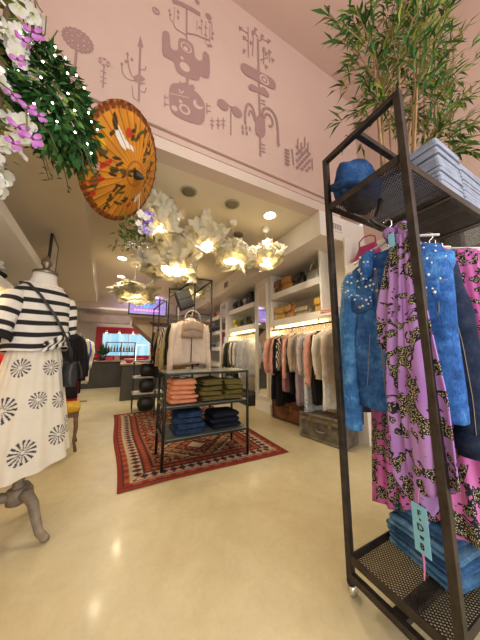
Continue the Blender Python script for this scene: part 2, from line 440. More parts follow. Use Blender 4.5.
["S",[[1.227,3.355],[1.292,3.364]],0.011,0],
["P",[[1.777,3.696],[1.807,3.68],[1.774,3.634],[1.745,3.655]],0],
["P",[[1.857,3.711],[1.887,3.694],[1.853,3.647],[1.824,3.668]],0],
["P",[[1.938,3.725],[1.969,3.708],[1.935,3.661],[1.904,3.682]],0],
["P",[[1.814,3.652],[1.844,3.636],[1.811,3.59],[1.782,3.611]],0],
["P",[[1.894,3.666],[1.925,3.649],[1.891,3.603],[1.861,3.624]],0],
["P",[[1.977,3.68],[2.008,3.663],[1.973,3.616],[1.942,3.638]],0],
["P",[[1.773,3.595],[1.802,3.578],[1.77,3.534],[1.741,3.555]],0],
["P",[[1.851,3.608],[1.882,3.591],[1.848,3.546],[1.819,3.567]],0],
["P",[[1.933,3.621],[1.963,3.604],[1.929,3.558],[1.899,3.579]],0],
["P",[[1.809,3.551],[1.839,3.534],[1.806,3.49],[1.777,3.511]],0],
["P",[[1.889,3.564],[1.919,3.546],[1.886,3.501],[1.856,3.523]],0],
["P",[[1.971,3.576],[2.002,3.559],[1.967,3.513],[1.937,3.535]],0],
["P",[[1.768,3.496],[1.797,3.478],[1.765,3.435],[1.736,3.456]],0],
["P",[[1.846,3.507],[1.876,3.49],[1.843,3.445],[1.814,3.467]],0],
["P",[[1.927,3.519],[1.957,3.501],[1.923,3.456],[1.893,3.478]],0],
["P",[[1.804,3.451],[1.834,3.434],[1.801,3.391],[1.772,3.412]],0],
["P",[[1.884,3.462],[1.914,3.445],[1.88,3.401],[1.851,3.422]],0],
["P",[[1.965,3.474],[1.996,3.456],[1.961,3.411],[1.931,3.433]],0],
["P",[[1.763,3.397],[1.792,3.379],[1.76,3.337],[1.732,3.358]],0],
["P",[[1.841,3.407],[1.871,3.389],[1.838,3.346],[1.809,3.368]],0],
["P",[[1.921,3.417],[1.952,3.399],[1.918,3.356],[1.888,3.377]],0],
["S",[[1.79,3.791],[1.783,3.634]],0.018,0],
["S",[[1.846,3.76],[1.838,3.602]],0.018,0],
["S",[[1.91,3.869],[1.901,3.708]],0.019,0],
["S",[[1.962,3.815],[1.952,3.654]],0.019,0],
["P",[[1.571,3.548],[1.653,3.556],[1.635,3.518],[1.578,3.522]],0],
["P",[[1.57,3.5],[1.651,3.507],[1.633,3.47],[1.577,3.474]],0],
["P",[[1.568,3.452],[1.649,3.458],[1.631,3.421],[1.575,3.426]],0],
["P",[[1.566,3.404],[1.647,3.41],[1.629,3.373],[1.573,3.378]],0],
["P",[[1.565,3.357],[1.645,3.362],[1.628,3.326],[1.572,3.331]],0],
["S",[[1.688,3.59],[1.703,3.376]],0.021,0],
["S",[[2.019,3.605],[2.017,3.43]],0.019,0]]
mp=MB()
_mi=[0]
def wp(x,z,l):return (x,YM-.001-_mi[0]*1.6e-5,z)
for t in MURAL:
    l=t[-1]
    def fill(pts):
        ar=sum(pts[i][0]*pts[(i+1)%len(pts)][1]-pts[(i+1)%len(pts)][0]*pts[i][1] for i in range(len(pts)))
        if ar<0:pts=pts[::-1]
        light=(l%2==1);_mi[0]+=1
        mp.add([wp(x,z,l) for x,z in pts],[tuple(range(len(pts)))],[WALLPINK if light else (.37,.225,.215)]*len(pts),False)
    if t[0]=='P':
        p=t[1];n=len(p);q=[]   # soften the corners once
        for i in range(n):
            a,b=p[i],p[(i+1)%n]
            q+=[(a[0]*.78+b[0]*.22,a[1]*.78+b[1]*.22),(a[0]*.22+b[0]*.78,a[1]*.22+b[1]*.78)] if n>5 else [a]
        fill(q)
    elif t[0]=='E':
        (cx,cz),(rx,rz)=t[1];fill([(cx+rx*math.cos(2*PI*k/18),cz+rz*math.sin(2*PI*k/18)) for k in range(18)])
    else:
        p=[Vector((a[0],a[1])) for a in t[1]];w=t[2]/2
        if len(p)>2:
            for _ in range(2):
                q=[p[0]]
                for i in range(len(p)-1):q+=[p[i]*.75+p[i+1]*.25,p[i]*.25+p[i+1]*.75]
                p=q+[p[-1]]
        Lf=[];Rt=[]
        for i in range(len(p)):
            d=(p[min(i+1,len(p)-1)]-p[max(i-1,0)]);d.normalize();nn=Vector((-d.y,d.x))
            Lf.append(tuple(p[i]+nn*w));Rt.append(tuple(p[i]-nn*w))
        if w>.03:
            for c,dr in((p[0],-1),(p[-1],1)):fill([(c.x+w*math.cos(2*PI*k/16),c.y+w*math.sin(2*PI*k/16)) for k in range(16)])
        for i in range(len(p)-1):fill([Rt[i],Rt[i+1],Lf[i+1],Lf[i]])
me_mural=mp.build('mural',colattr('mural_paint_two_tone',.9,.05,3,.1,25),wm)
# ---- back of the shop
wb=struct('wall_back',boxm(-2.4,3.05,9.3,9.4,0,2.9),m_cream)
rp=MB();
for b in((-.92,.95,1.78,2.0),(-.92,-.72,.8,1.78),(.88,1.6,.8,2.0),(-.72,.88,.8,.97)):rp.box(b[0],b[1],9.27,9.3,b[2],b[3])
tag(rp.build('red_panel',M('red_paint',(.62,.03,.07),.5,0,.08,3,.05)),None,None,kind='structure')
m,nt,b=newmat('lit_blue_glass');v=coords(nt);g=ntex(nt,coords(nt,(3.5,1,.5)),2.2,2)
nt.links.new(ramp(nt,g.outputs[0],[(.35,(.22,.58,.80)),(.65,(.55,.82,.92))]),b.inputs['Emission Color']);b.inputs['Emission Strength'].default_value=.95;b.inputs['Base Color'].default_value=(.3,.5,.6,1)
w1=struct('window_1',boxm(-.72,.88,9.285,9.295,.97,1.78),m)
wf=MB()
for z in(.97,1.76):wf.box(-.72,.88,9.255,9.285,z,z+.025)
for x in(-.72,.86,.1):wf.box(x,x+.02,9.255,9.285,.97,1.78)
wf.build('window_frame',m_white,w1)
for i,x in enumerate((-.6,-.2,.25,.65)):
    t=thing('spotlight','small round spotlight glowing above the blue window, '+('leftmost of four','second from left of four','third from left of four','rightmost of four')[i],'lamp',(x,9.22,1.83),0,'spotlights above the blue window')
    q=MB();q.lathe([(.028,.05),(.035,0),(.038,-.03)],(0,0,0),12);q.build('housing',m_white,t)
    q=MB();q.lathe([(.033,-.032),(.02,-.036)],(0,0,0),12);q.build('lens',emit('spot_glow',(1,.9,.75),12),t)
q=MB();q.box(-1.32,.12,8.75,9.1,2.1,2.36);struct('bulkhead_back',q,M('brushed_pale_metal',(.62,.52,.47),.28,.7,.2,2.5,.05))
q=MB();
q.box(-2.2,2.97,8.6,9.3,2.52,2.9);struct('beam_back',q,m_cream)
# counter
m_counter=M('dark_concrete_counter',(.06,.056,.052),.55,0,.3,2.5,.1,20)
m_top=M('counter_top_wood',(.33,.22,.13),.45,0,.2,6)
t=thing('back_counter','long dark grey counter across the back of the shop under the blue window','counter',(-.5,8.4,0))
boxm(-1.55,-.04,8.42,8.95,0,.80).build('body',m_counter,t,(-.5,8.4,0),.01)
boxm(-1.57,-.04,8.38,8.97,.80,.84).build('counter_top',m_top,t,(-.5,8.4,0),.008)
t=thing('side_counter','dark grey cash counter standing square to the back counter, nearer the rug','counter',(.5,7,0))
boxm(-.03,1.1,6.0,8.95,0,.80).build('body',m_counter,t,(.5,7,0),.01)
boxm(-.07,1.13,5.96,8.97,.80,.84).build('counter_top',m_top,t,(.5,7,0),.008)
# potted plant, bottles and shop clutter on the counters
t=thing('potted_plant','small spiky dark green plant in a pot on the back counter','plant',(-.62,8.7,.84))
q=MB();q.lathe([(.07,0),(.095,.16),(.085,.16),(.08,.14)],(0,0,0),16);q.build('pot',M('dark_pot',(.05,.05,.06),.5),t)
q=MB();random.seed(4)
for i in range(70):
    a=random.uniform(0,2*PI);e=random.uniform(.5,1.45)
    q.leaf((0,0,.15),(math.cos(a)*math.cos(e),math.sin(a)*math.cos(e),math.sin(e)),(math.cos(a),math.sin(a),0),random.uniform(.28,.5),.05,.2)
q.build('foliage',M('dark_leaf',(.035,.11,.045),.6,0,.4,9),t)
t=thing('bottle_shelf','dark open shelf holding bottles in front of the blue window','shelf',(-.1,9.15,.84))
q=MB()
for x in(-.46,.0,.44):q.box(x-.015,x+.015,-.08,.08,0,.62)
for z in(0.0,.28,.60):q.box(-.46,.44,-.08,.08,z,z+.025)
q.build('frame',M('brown_wood',(.12,.06,.04),.55,0,.3,9),t)
bc=[(.5,.08,.06),(.75,.7,.6),(.4,.1,.05),(.12,.25,.1),(.65,.5,.2),(.55,.06,.1),(.8,.78,.7),(.2,.1,.05),(.6,.2,.1),(.3,.35,.15)]
for i in range(10):
    x=-.49+.088*i+(.03 if i>4 else 0);q=MB();q.lathe([(.026,0),(.028,.11),(.011,.15),(.010,.2),(.013,.205)],(0,0,0),10)
    o=q.build('bottle',M('bottle_glass_%d'%i,bc[i],.2,0,.05,5,0));o.location=(x,9.14,1.145)
    tag(o,'small bottle standing on the upper board of the bottle shelf','bottle','bottles on the bottle shelf')
t=thing('display_stand','small white tiered display stand on the back counter beside the plant','stand',(-.86,8.62,.84))
for z in(0,.12,.24):
    q=MB();q.lathe([(.085-.1*z,z),(.085-.1*z,z+.012)],(0,0,0),16);q.build('tier',m_white,t)
q=MB();q.tube([(0,0,0),(0,0,.34)],.012);q.build('pole',m_white,t)
for i,(x,y,c,w,h,lb) in enumerate([(-1.15,8.65,(.28,.12,.06),.16,.2,'brown wooden box on the left end of the back counter'),(-.42,8.6,(.6,.05,.1),.2,.12,'red gift box on the back counter right of the plant'),(-.2,8.62,(.55,.3,.3),.16,.16,'dusty pink gift box at the right end of the back counter')]):
    t=thing('gift_box',lb,'box',(x,y,.84));boxm(-w/2,w/2,-w/2,w/2,0,h*.72).build('box_body',M('gift_%d'%i,c,.6),t,bevel=.004)
    boxm(-w/2-.008,w/2+.008,-w/2-.008,w/2+.008,h*.73,h).build('lid',M('gift_%d'%i,c,.6),t,bevel=.004)
for i,(x,y,c,lb) in enumerate([(.13,6.35,(.75,.25,.28),'pink bowl near the front corner of the side counter'),(.42,6.6,(.65,.06,.12),'red bowl in the middle of the side counter'),(.75,6.3,(.8,.6,.5),'peach bowl at the right front of the side counter')]):
    q=MB();q.lathe([(.05,0),(.12,.08),(.13,.11),(.115,.1),(.04,.02)],(0,0,0),18);o=q.build('bowl',M('bowl_%d'%i,c,.35));o.location=(x,y,.84);tag(o,lb,'bowl',None)
q=MB();q.lathe([(.05,0),(.07,.1),(.03,.22),(.045,.27),(.03,.25)],(0,0,0),16);o=q.build('vase',M('tan_vase',(.5,.38,.25),.5));o.location=(.62,6.2,.84);tag(o,'tan ceramic vase on the side counter beside the bowls','vase')
# screen
t=thing('wall_screen','wide dark framed screen glowing purple and blue, hung above the stairs','screen',(.49,6.28,2.29))
fr=MB();fr.box(-.47,.47,0,.05,-.23,.23);fr.build('frame',M('screen_black',(.02,.02,.025),.4),t,bevel=.006)
m,nt,b=newmat('screen_picture');v=coords(nt,(1.3,1,2));g=ntex(nt,v,2,3)
nt.links.new(ramp(nt,g.outputs[0],[(.3,(.16,.10,.55)),(.5,(.42,.28,.72)),(.7,(.55,.40,.62))]),b.inputs['Emission Color']);b.inputs['Emission Strength'].default_value=1.0;b.inputs['Base Color'].default_value=(.02,.02,.05,1)
boxm(-.44,.44,-.004,.001,-.20,.20).build('picture',m,t)
q=MB()
for i,pts in enumerate([[(-.30,.13),(-.28,-.02),(-.22,.05),(-.17,-.02),(-.14,.13)],[(-.1,.13),(-.09,.0),(-.02,-.02),(0,.0),(.01,.13)],[(.2,.12),(.06,.12),(.06,-.0),(.2,-.0)],[(.06,.06),(.17,.06)]]):
    q.tube([(x,-.012,z) for x,z in pts],.02,8,.4)
q.build('lettering',emit('neon_blue',(.03,.25,1),2.6),t)
q=MB()
for i in range(9):q.box(-.33+.07*i,-.285+.07*i,-.012,-.006,-.12,-.085)
q.build('caption',emit('neon_pink',(1,.25,.6),1.6),t)
# stairs underside
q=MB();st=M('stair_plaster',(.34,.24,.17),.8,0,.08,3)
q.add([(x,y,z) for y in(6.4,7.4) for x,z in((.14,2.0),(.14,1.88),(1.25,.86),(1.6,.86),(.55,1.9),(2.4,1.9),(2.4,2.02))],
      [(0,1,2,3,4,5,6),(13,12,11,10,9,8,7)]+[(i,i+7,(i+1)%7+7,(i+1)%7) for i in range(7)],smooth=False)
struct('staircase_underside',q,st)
# ------------------------------------------------------------------ right wall fittings
m_led=emit('warm_led',(1,.78,.36),7)
def area(name,loc,size,power,col,rot=(0,0,0),size_y=None):
    l=bpy.data.lights.new(name,'AREA');l.energy=power;l.color=col;l.size=size
    if size_y:l.shape='RECTANGLE';l.size_y=size_y
    o=bpy.data.objects.new(name,l);COL.objects.link(o);o.location=loc;o.rotation_euler=rot;return o
def shelf_unit(lbl,y0,y1,zs,led=True,x0=2.4,zp=0):
    t=thing('wall_shelf_unit',lbl,'shelf',(2.68,(y0+y1)/2,0));of=t.location
    boxm(2.93,2.97,y0,y1,0.0,2.57).build('back_panel',m_cream,t,of)
    for z in zs:
        boxm(x0,2.93,y0+.031,y1-.031,z,z+.11).build('shelf_board',m_white,t,of,.006)
    for y in(y0,y1-.03):boxm(x0+.02,2.93,y,y+.03,zp,2.57).build('side_panel',m_white,t,of,.004)
    if led:
        z=zs[-1];boxm(2.5,2.56,y0+.05,y1-.05,z-.03,z-.004).build('led_strip',m_led,t,of)
        area('led_light',(2.55,(y0+y1)/2,z-.05),.12,9,(1,.8,.45),(0,0,0),y1-y0-.1)
    return t
shelf_unit('white wall shelving with bags above the long rail of pink and black clothes',2.22,3.47,(2.07,1.57),True,2.4,1.57)
shelf_unit('white wall shelving with black bags above the rail of grey and dark coats',4.03,5.42,(2.07,1.6))
shelf_unit('farthest white wall shelving with many boards behind the clothes rack on the rug',6.0,8.3,(2.07,1.62,1.15,.7),False)
shelf_unit('white wall shelf beside the tall metal rack holding the magenta bag',.7,1.83,(2.07,1.62),False,2.4,1.62)
struct('pillar_right',boxm(2.66,2.97,1.84,2.2,0,2.57),m_cream)
# mirror pillars
for i,(y0,y1,lb) in enumerate([(3.5,4.0,'tall mirror in a white frame on the pillar between the two shelving units'),(5.46,5.96,'tall mirror in a white frame on the pillar past the black bags')]):
    struct('pillar_mirror_side',boxm(2.42,2.97,y0,y1,0,2.57),m_white,bevel=.006)
    struct('plinth',boxm(2.385,2.42,y0-.01,y1+.01,0,.17),m_white,bevel=.006)
    t=thing('wall_mirror',lb,'mirror',(2.41,(y0+y1)/2,.25));q=MB()
    for a,b_,c,d in((-.2,-.15,0,2.2),(.15,.2,0,2.2),(-.15,.15,0,.05),(-.15,.15,2.15,2.2)):q.box(-.022,.008,a,b_,c,d)
    q.build('frame',m_white,t,bevel=.006)
    boxm(-.006,.004,-.15,.15,.05,2.15).build('glass',M('mirror_glass',(.85,.85,.82),.06,1,.02,2,0),t)
# vents in the soffit
for i,(x,y,z,fr,lb) in enumerate([(2.4,YM-.012,2.74,0,'white slotted air vent on the end of the soffit beside the tall rack'),(2.09,4.85,2.72,1,'small dark slotted air vent in the soffit side, farther one'),(2.09,2.75,2.72,1,'dark slotted air vent in the soffit side, nearer one behind the paper lamp')]):
    t=thing('air_vent',lb,'vent',(x,y,z));q=MB()
    w,h=(.1,.06) if fr==0 else (.11,.07)
    if fr==0:
        q.box(-w,w,-.006,.006,-h,h);q.build('frame',m_white,t)
        for k in range(5):boxm(-w+.02+.034*k,-w+.04+.034*k,-.01,-.005,-h+.02,h-.02).build('slat',M('vent_shadow',(.35,.3,.28),.6),t)  # grey strips paint the shade inside the slots onto a solid plate
    else:
        q.box(-.006,.006,-w,w,-h,h);q.build('frame',M('vent_olive',(.42,.37,.24),.6),t)
        for k in range(4):boxm(-.01,-.005,-w+.02,w-.02,-h+.02+.026*k,-h+.034+.026*k).build('slat',M('vent_dark',(.14,.12,.07),.6),t)

# ------------------------------------------------------------------ clothes
def garment(root,mat,hw=.21,L=.75,dep=.05,sl=.5,flare=1.05,folds=5,amp=.12,seed=0,smat=None,open_=False,collar=False,neck=.06,slant=0,n=32,drop=.0):
    rnd=random.Random(seed);ph=rnd.uniform(0,6);m=MB();rings=[]
    prof=[(.085,neck,.022),(.10,neck*1.25,.03),(.125,hw*.62,.038),(.155,hw*.93,.045),(.2,hw*1.0,dep)]
    K=14
    for k in range(1,K+1):
        t=k/K;prof.append((.2+(L-.2)*t,hw*(1-.05*math.sin(PI*min(1,t*1.6)))*(1+(flare-1)*t),dep*(1+.15*t)))
    for i,(z,a,b) in enumerate(prof):
        t=max(0,(i-4)/K);r=[]
        for k in range(n):
            th=2*PI*k/n;c,s_=math.cos(th),math.sin(th)
            x=a*math.copysign(abs(c)**.75,c);y=b*math.copysign(abs(s_)**.8,s_)
            f=amp*t**.7*(math.sin(folds*2*th+ph)+.6*math.sin(folds*3.3*x/hw+ph*2+z*3))
            y*=1+f*2.0;x*=1+f*.12
            y+=.010*math.sin(ph+z*9+x*8)*t
            r.append((x,y,-z-slant*x*t-.012*t*math.sin(3*th+ph)))
        rings.append(r)
    m.loft(rings);m.build('body',mat,root)
    if sl:
        for s_ in(-1,1):
            q=MB();p=[];rr=[]
            for k in range(9):
                t=k/8;p.append((s_*(hw*.86+.055*t+.03*math.sin(PI*t)+.02*math.sin(ph+t*4)),-.012*t-.01*math.sin(ph+t*5),-.165-sl*t));rr.append((.060-.020*t)*(1+.10*math.sin(t*17+ph))*(.75 if k==0 else 1))
            q.tube(p,rr,12,min(1,dep/.058));q.build('sleeve',smat or mat,root)
    if collar:
        q=MB();q.tube([(.06,.0,-.085),(.045,-.035,-.11),(0.0,-.05,-.17),(-.045,-.035,-.11),(-.06,0,-.085),(0,.035,-.07),(.06,0,-.085)],.016,8,.5);q.build('collar',smat or mat,root)
    if open_:
        q=MB();q.tube([(0,-dep*1.12,-.16),(.004,-dep*1.2,-.4),(0,-dep*1.3,-L+.03)],.006,6);q.build('placket',smat or M('dark_seam',(.05,.045,.04),.8),root)
m_hang=M('hanger_wood',(.55,.45,.32),.5,0,.15,8,.03);m_hangw=M('hanger_white',(.82,.8,.78),.4,0,.03,5,0);m_hangd=M('hanger_dark',(.04,.035,.03),.45)
def make_hanger(mat,w=.19):
    t=thing('clothes_hanger','x','hanger')
    q=MB();q.tube([(0,0,-.085),(0,0,-.045),(.0,0,-.028),(.016,0,-.016),(.018,0,.004),(.01,0,.018),(-.006,0,.02),(-.016,0,.008)],.0035,6);q.build('hook',m_chrome,t)
    q=MB();q.tube([(-w,0,-.150),(-w*.5,0,-.112),(0,0,-.085),(w*.5,0,-.112),(w,0,-.150)],[.007,.009,.010,.009,.007],8,.7);q.build('shoulder_bar',mat,t)
    return t
HP={}
def hang(loc,rz,label,group,mat=m_hang):
    if mat.name not in HP:
        t=make_hanger(mat);HP[mat.name]=t;t.location=loc;t.rotation_euler=(0,0,rz);t['label']=label;t['group']=group;return t
    return dup(HP[mat.name],loc,rz,label,group)
def rail(lbl,p0,p1,r=.012,brk=None,mat=None,name='clothes_rail'):
    t=thing(name,lbl,'rail',p0);q=MB();q.tube([p0,p1],r,10);q.build('bar',mat or m_metal,t,p0)
    for b in brk or []:
        q=MB();q.tube(b,r*.8,8);q.build('bracket',mat or m_metal,t,p0)
    return t
C_=dict(pink=(.74,.36,.30),salmon=(.80,.42,.33),black=(.018,.017,.02),cream=(.74,.66,.53),beige=(.55,.45,.34),white=(.78,.76,.72),grey=(.38,.38,.39),lgrey=(.56,.56,.57),dgreen=(.055,.07,.045),brown=(.17,.09,.05),camel=(.52,.36,.20),red=(.72,.04,.04),blue=(.05,.09,.45),lilac=(.42,.34,.42),olive=(.2,.17,.07),khaki=(.42,.34,.17),navy=(.02,.025,.06),rust=(.5,.2,.12),mauve=(.45,.22,.25))
def cm(k):return cloth('cloth_'+k,C_[k])
def dots_mat(name,base,dot,scale,cut=.3):
    m,nt,b=newmat(name);v=coords(nt);vo=N(nt,'ShaderNodeTexVoronoi');vo.inputs['Scale'].default_value=scale;nt.links.new(v,vo.inputs['Vector'])
    nz=ntex(nt,v,scale*.7,3);ad=N(nt,'ShaderNodeMath',operation='ADD');nt.links.new(vo.outputs['Distance'],ad.inputs[0]);
    mu=N(nt,'ShaderNodeMath',operation='MULTIPLY');mu.inputs[1].default_value=.35;nt.links.new(nz.outputs[0],mu.inputs[0]);nt.links.new(mu.outputs[0],ad.inputs[1])
    nt.links.new(ramp(nt,ad.outputs[0],[(cut+.12,dot),(cut+.18,base)]),b.inputs['Base Color']);b.inputs['Roughness'].default_value=.85;return m
def zebra_mat(name,a,b_):
    m,nt,b=newmat(name);v=coords(nt);w=N(nt,'ShaderNodeTexWave');w.inputs['Scale'].default_value=9;w.inputs['Distortion'].default_value=9;w.inputs['Detail'].default_value=2;w.inputs['Detail Scale'].default_value=.9;nt.links.new(v,w.inputs['Vector'])
    nt.links.new(ramp(nt,w.outputs[0],[(.46,a),(.54,b_)]),b.inputs['Base Color']);b.inputs['Roughness'].default_value=.85;return m
m_floral=dots_mat('grey_floral_cloth',(.68,.66,.66),(.10,.10,.14),26,.2)
m_dots=dots_mat('dotted_cream_cloth',(.74,.69,.60),(.05,.045,.04),17,.1)
m_zebra=zebra_mat('zebra_cloth',(.03,.03,.03),(.75,.68,.58))
m_bluepr=dots_mat('blue_printed_cloth',(.62,.66,.72),(.06,.10,.22),30,.3)
def clothes_row(items,p0,p1,rz,group,hl,hm,seed=0,namekey='garment'):
    rnd=random.Random(seed);n=len(items)
    for i,it in enumerate(items):
        kind,mt,hw,L,sl,lb=it[:6];kw=it[6] if len(it)>6 else {}
        f=(i+.5)/n;loc=(p0[0]+(p1[0]-p0[0])*f,p0[1]+(p1[1]-p0[1])*f,p0[2]+(p1[2]-p0[2])*f)
        a=rz+rnd.uniform(-.10,.10)
        d=kw.pop('dep',None) or .6*math.dist(p0,p1)/n*.78
        t=thing(kind,lb,kw.pop('cat',kind.split('_')[-1]),loc,a,group)
        garment(t,mt,hw,L,min(.06,d),sl,seed=seed*31+i,**kw)
        hang(loc,a,hl,group.replace('clothes','hangers') if 'clothes' in group else 'hangers of '+group,hm)
# near right rail, listed from the far end towards the camera
m_rr=M('rail_black',(.03,.028,.026),.4,.6)
rail('black clothes rail under the lit shelf of bags, carrying pink and black clothes',(2.42,1.5,1.5),(2.42,3.44,1.5),.012,[((2.42,3.38,1.5),(2.42,3.38,1.57)),((2.42,2.3,1.5),(2.42,2.3,1.57)),((2.42,1.55,1.5),(2.52,1.68,1.5))],m_rr)
clothes_row([
 ('jacket',cm('salmon'),.2,.72,.56,'salmon pink jacket at the far end of the near wall rail, beside the mirror pillar'),
 ('dress',cm('black'),.19,1.15,.0,'long black dress hanging right after the first salmon jacket on the near wall rail'),
 ('jacket',cm('pink'),.21,.62,.58,'pink jacket with long sleeves, second pink one from the mirror pillar'),
 ('coat',cm('black'),.2,1.22,.55,'long black coat behind the zebra print blouse on the near wall rail',),
 ('blouse',m_zebra,.2,.62,.5,'black and cream zebra print blouse on the near wall rail'),
 ('dress',cm('mauve'),.19,.98,0,'dusky mauve dress hanging between the zebra blouse and the black jacket'),
 ('jacket',cm('salmon'),.21,.66,.6,'salmon jacket with a swung out sleeve in the middle of the near wall rail'),
 ('jacket',cm('black'),.2,.98,.5,'black jacket in the middle of the near wall rail, right of the salmon one'),
 ('blouse',cm('beige'),.2,.66,.5,'plain beige blouse next to the grey flowered blouse on the near wall rail'),
 ('dress',cm('lilac'),.19,1.12,0,'greyish lilac long dress hanging above the red brown chest'),
 ('blouse',m_floral,.21,.7,.52,'pale grey blouse with dark flower print on the near wall rail'),
 ('dress',m_bluepr,.2,1.2,0,'long pale blue printed dress hanging down to the dark chest'),
 ('jacket',cm('salmon'),.21,.74,.66,'salmon coat with long straight sleeve, nearest of the pink ones on the near wall rail'),
 ('dress',cm('black'),.19,1.05,.0,'black slip dress hanging behind the dotted blouse'),
 ('blouse',m_dots,.21,.72,.5,'cream blouse with black dots near the tall metal rack'),
 ('dress',cm('white'),.2,1.08,.0,'long plain white dress hanging above the dark chest'),
 ('cardigan',cm('beige'),.21,.75,.55,'beige cardigan at the near end of the wall rail beside the tall rack post'),
 ],(2.42,3.36,1.482),(2.42,2.0,1.482),.12,'clothes on the near wall rail','pale wooden hanger on the near wall rail',m_hang,1)
clothes_row([('dress',cm('black'),.2,1.0,.4,'black garment hanging alone between the tall rack post and the denim jacket')],(2.36,1.7,1.482),(2.36,1.6,1.482),.1,'clothes at the end of the wall rail','wooden hanger with the lone black garment',m_hang,2)
# far right rail
rail('black clothes rail under the shelf of black bags, carrying grey and dark coats',(2.42,4.06,1.5),(2.42,5.38,1.5),.012,[((2.42,4.1,1.5),(2.42,4.1,1.6)),((2.42,5.33,1.5),(2.42,5.33,1.6))],m_rr)
clothes_row([
 ('coat',cm('beige'),.2,1.0,.5,'beige coat at the far end of the rail of grey and dark coats'),
 ('coat',cm('dgreen'),.21,1.05,.55,'dark green coat, farther of the two on the far wall rail'),
 ('jacket',cm('black'),.21,.95,.55,'black jacket between the two dark green coats on the far wall rail'),
 ('coat',cm('dgreen'),.21,1.0,.55,'dark green coat, nearer of the two on the far wall rail'),
 ('blouse',cm('cream'),.2,.85,.5,'cream blouse in the middle of the far wall rail'),
 ('jacket',cm('brown'),.2,.85,.52,'dark brown jacket next to the cream blouse on the far wall rail'),
 ('jumper',cm('white'),.21,.78,.5,'white jumper on the far wall rail before the grey ones'),
 ('jumper',cm('grey'),.21,.8,.52,'mid grey jumper on the far wall rail'),
 ('coat',cm('lgrey'),.22,.92,.56,'light grey coat on the far wall rail, second from its near end'),
 ('coat',cm('lgrey'),.22,.86,.56,'light grey jacket at the near end of the far wall rail beside the mirror pillar'),
 ],(2.42,5.3,1.482),(2.42,4.2,1.482),.1,'clothes on the far wall rail','pale wooden hanger on the far wall rail',m_hang,3)
# ------------------------------------------------------------------ trunks
def trunk(lbl,loc,rz,w,d,h,mat,trim):
    t=thing('storage_chest',lbl,'chest',loc,rz)      # front faces local -X, length along Y
    boxm(0,d,-w/2,w/2,.012,h*.76).build('trunk_body',mat,t,bevel=.01)
    boxm(-.006,d+.004,-w/2-.005,w/2+.005,h*.78,h).build('lid',mat,t,bevel=.012)
    q=MB()
    for z in(.012,h*.74,h*.785,h*.965):q.box(-.012,-.002,-w/2-.008,w/2+.008,z,z+.02)
    for y in(-w/2-.008,w/2-.022):q.box(-.013,-.001,y,y+.03,.012,h)
    q.build('edge_strip',trim,t)
    for y in(-.12,.12):
        q=MB();q.box(-.022,-.004,y-.02,y+.02,h*.62,h*.88);o=q.build('latch',M('aged_brass',(.30,.22,.10),.45,.8,.3,20),t,bevel=.004)
    q=MB();q.tube([(-.01,-.06,h*.45),(-.035,-.05,h*.42),(-.035,.05,h*.42),(-.01,.06,h*.45)],.008,8);q.build('handle',trim,t)
    for y in(-w/2+.05,w/2-.05):
        q=MB();q.box(.02,.06,y-.02,y+.02,0,.013);q.box(d-.06,d-.02,y-.02,y+.02,0,.013);q.build('foot',trim,t)
m_tr1=M('weathered_trunk',(.13,.11,.085),.7,.1,.6,11,.4,30);m_tr2=M('red_brown_trunk',(.20,.075,.035),.6,.1,.5,9,.3,30)
trunk('dark weathered metal-edged chest on the floor below the white dress',(2.235,2.17,0),-R(-11.5),.62,.30,.31,m_tr1,M('trunk_edge',(.28,.25,.2),.5,.5,.4,12))
trunk('red brown chest on the floor below the black and lilac dresses, behind the dark one',(2.39,3.06,0),-R(-9),.58,.36,.29,m_tr2,M('trunk_edge_dark',(.10,.05,.03),.5,.3,.4,12))
for i,(y,lb) in enumerate([(4.45,'dark storage box on the floor under the grey coats, nearer one'),(5.0,'dark storage box on the floor under the dark coats, farther one')]):
    t=thing('storage_box',lb,'box',(2.5,y,0));boxm(-.16,.2,-.22,.22,0,.18).build('box_body',M('black_box',(.03,.025,.02),.6),t,bevel=.006);boxm(-.17,.21,-.23,.23,.185,.22).build('lid',M('black_box',(.03,.025,.02),.6),t,bevel=.006)
# ------------------------------------------------------------------ handbags (front faces local -X)
def bag(lbl,loc,w,h,d,mat,rz=0,handle=.1,flap=True,taper=.8,sag=.0,hmat=None,seed=0,clasp=True):
    w*=1.12;h*=1.22;handle*=1.1
    t=thing('handbag',lbl,'handbag',loc,rz,None);q=MB();rings=[];rnd=random.Random(seed);ph=rnd.random()*6
    for k in range(11):
        u=k/10;s_=(1-(1-taper)*u)*(.93+.07*math.sin(PI*min(1,u*1.5+.15)))
        e=math.sin(PI*min(1,u*1.02+.0))*.15
        r=rrect(d/2*(s_+e)*(1-.45*u*u),w/2*s_,d*.35,h*u*1.0)
        rings.append([(x,y,z+(-sag*(1-(2*y/w)**2)*u*h)+.01*u*math.sin(y*30+ph)) for x,y,z in r])
    q.loft(rings);q.build('body',mat,t)
    if flap:
        q=MB();q.sheet(lambda a,b_:(-d/2*(1.06-.30*max(0,(.62-a)))-.004+ (d*.5*max(0,(.25-a)*4)),(b_-.5)*w*.88*taper**.5,h*(1.0-sag*(1-(2*b_-1)**2))+.012-(a-.2)*h*.62*(1 if a>.2 else 0)-.004*math.cos(b_*6)),8,8,.006)
        q.build('flap',mat,t)
        if clasp:
            q=MB();q.box(-d/2*1.06-.014,-d/2*1.06-.004,-.014,.014,h*.46,h*.56);q.build('clasp',M('brass',(.6,.45,.18),.3,.9),t,bevel=.003)
    if handle:
        q=MB();hw=w*.26;q.tube([(0,-hw,h*(.93-sag)),(0,-hw*.95,h+handle*.6),(0,-hw*.4,h+handle),(0,hw*.4,h+handle),(0,hw*.95,h+handle*.6),(0,hw,h*(.93-sag))],.008,8);q.build('handle',hmat or mat,t)
    return t
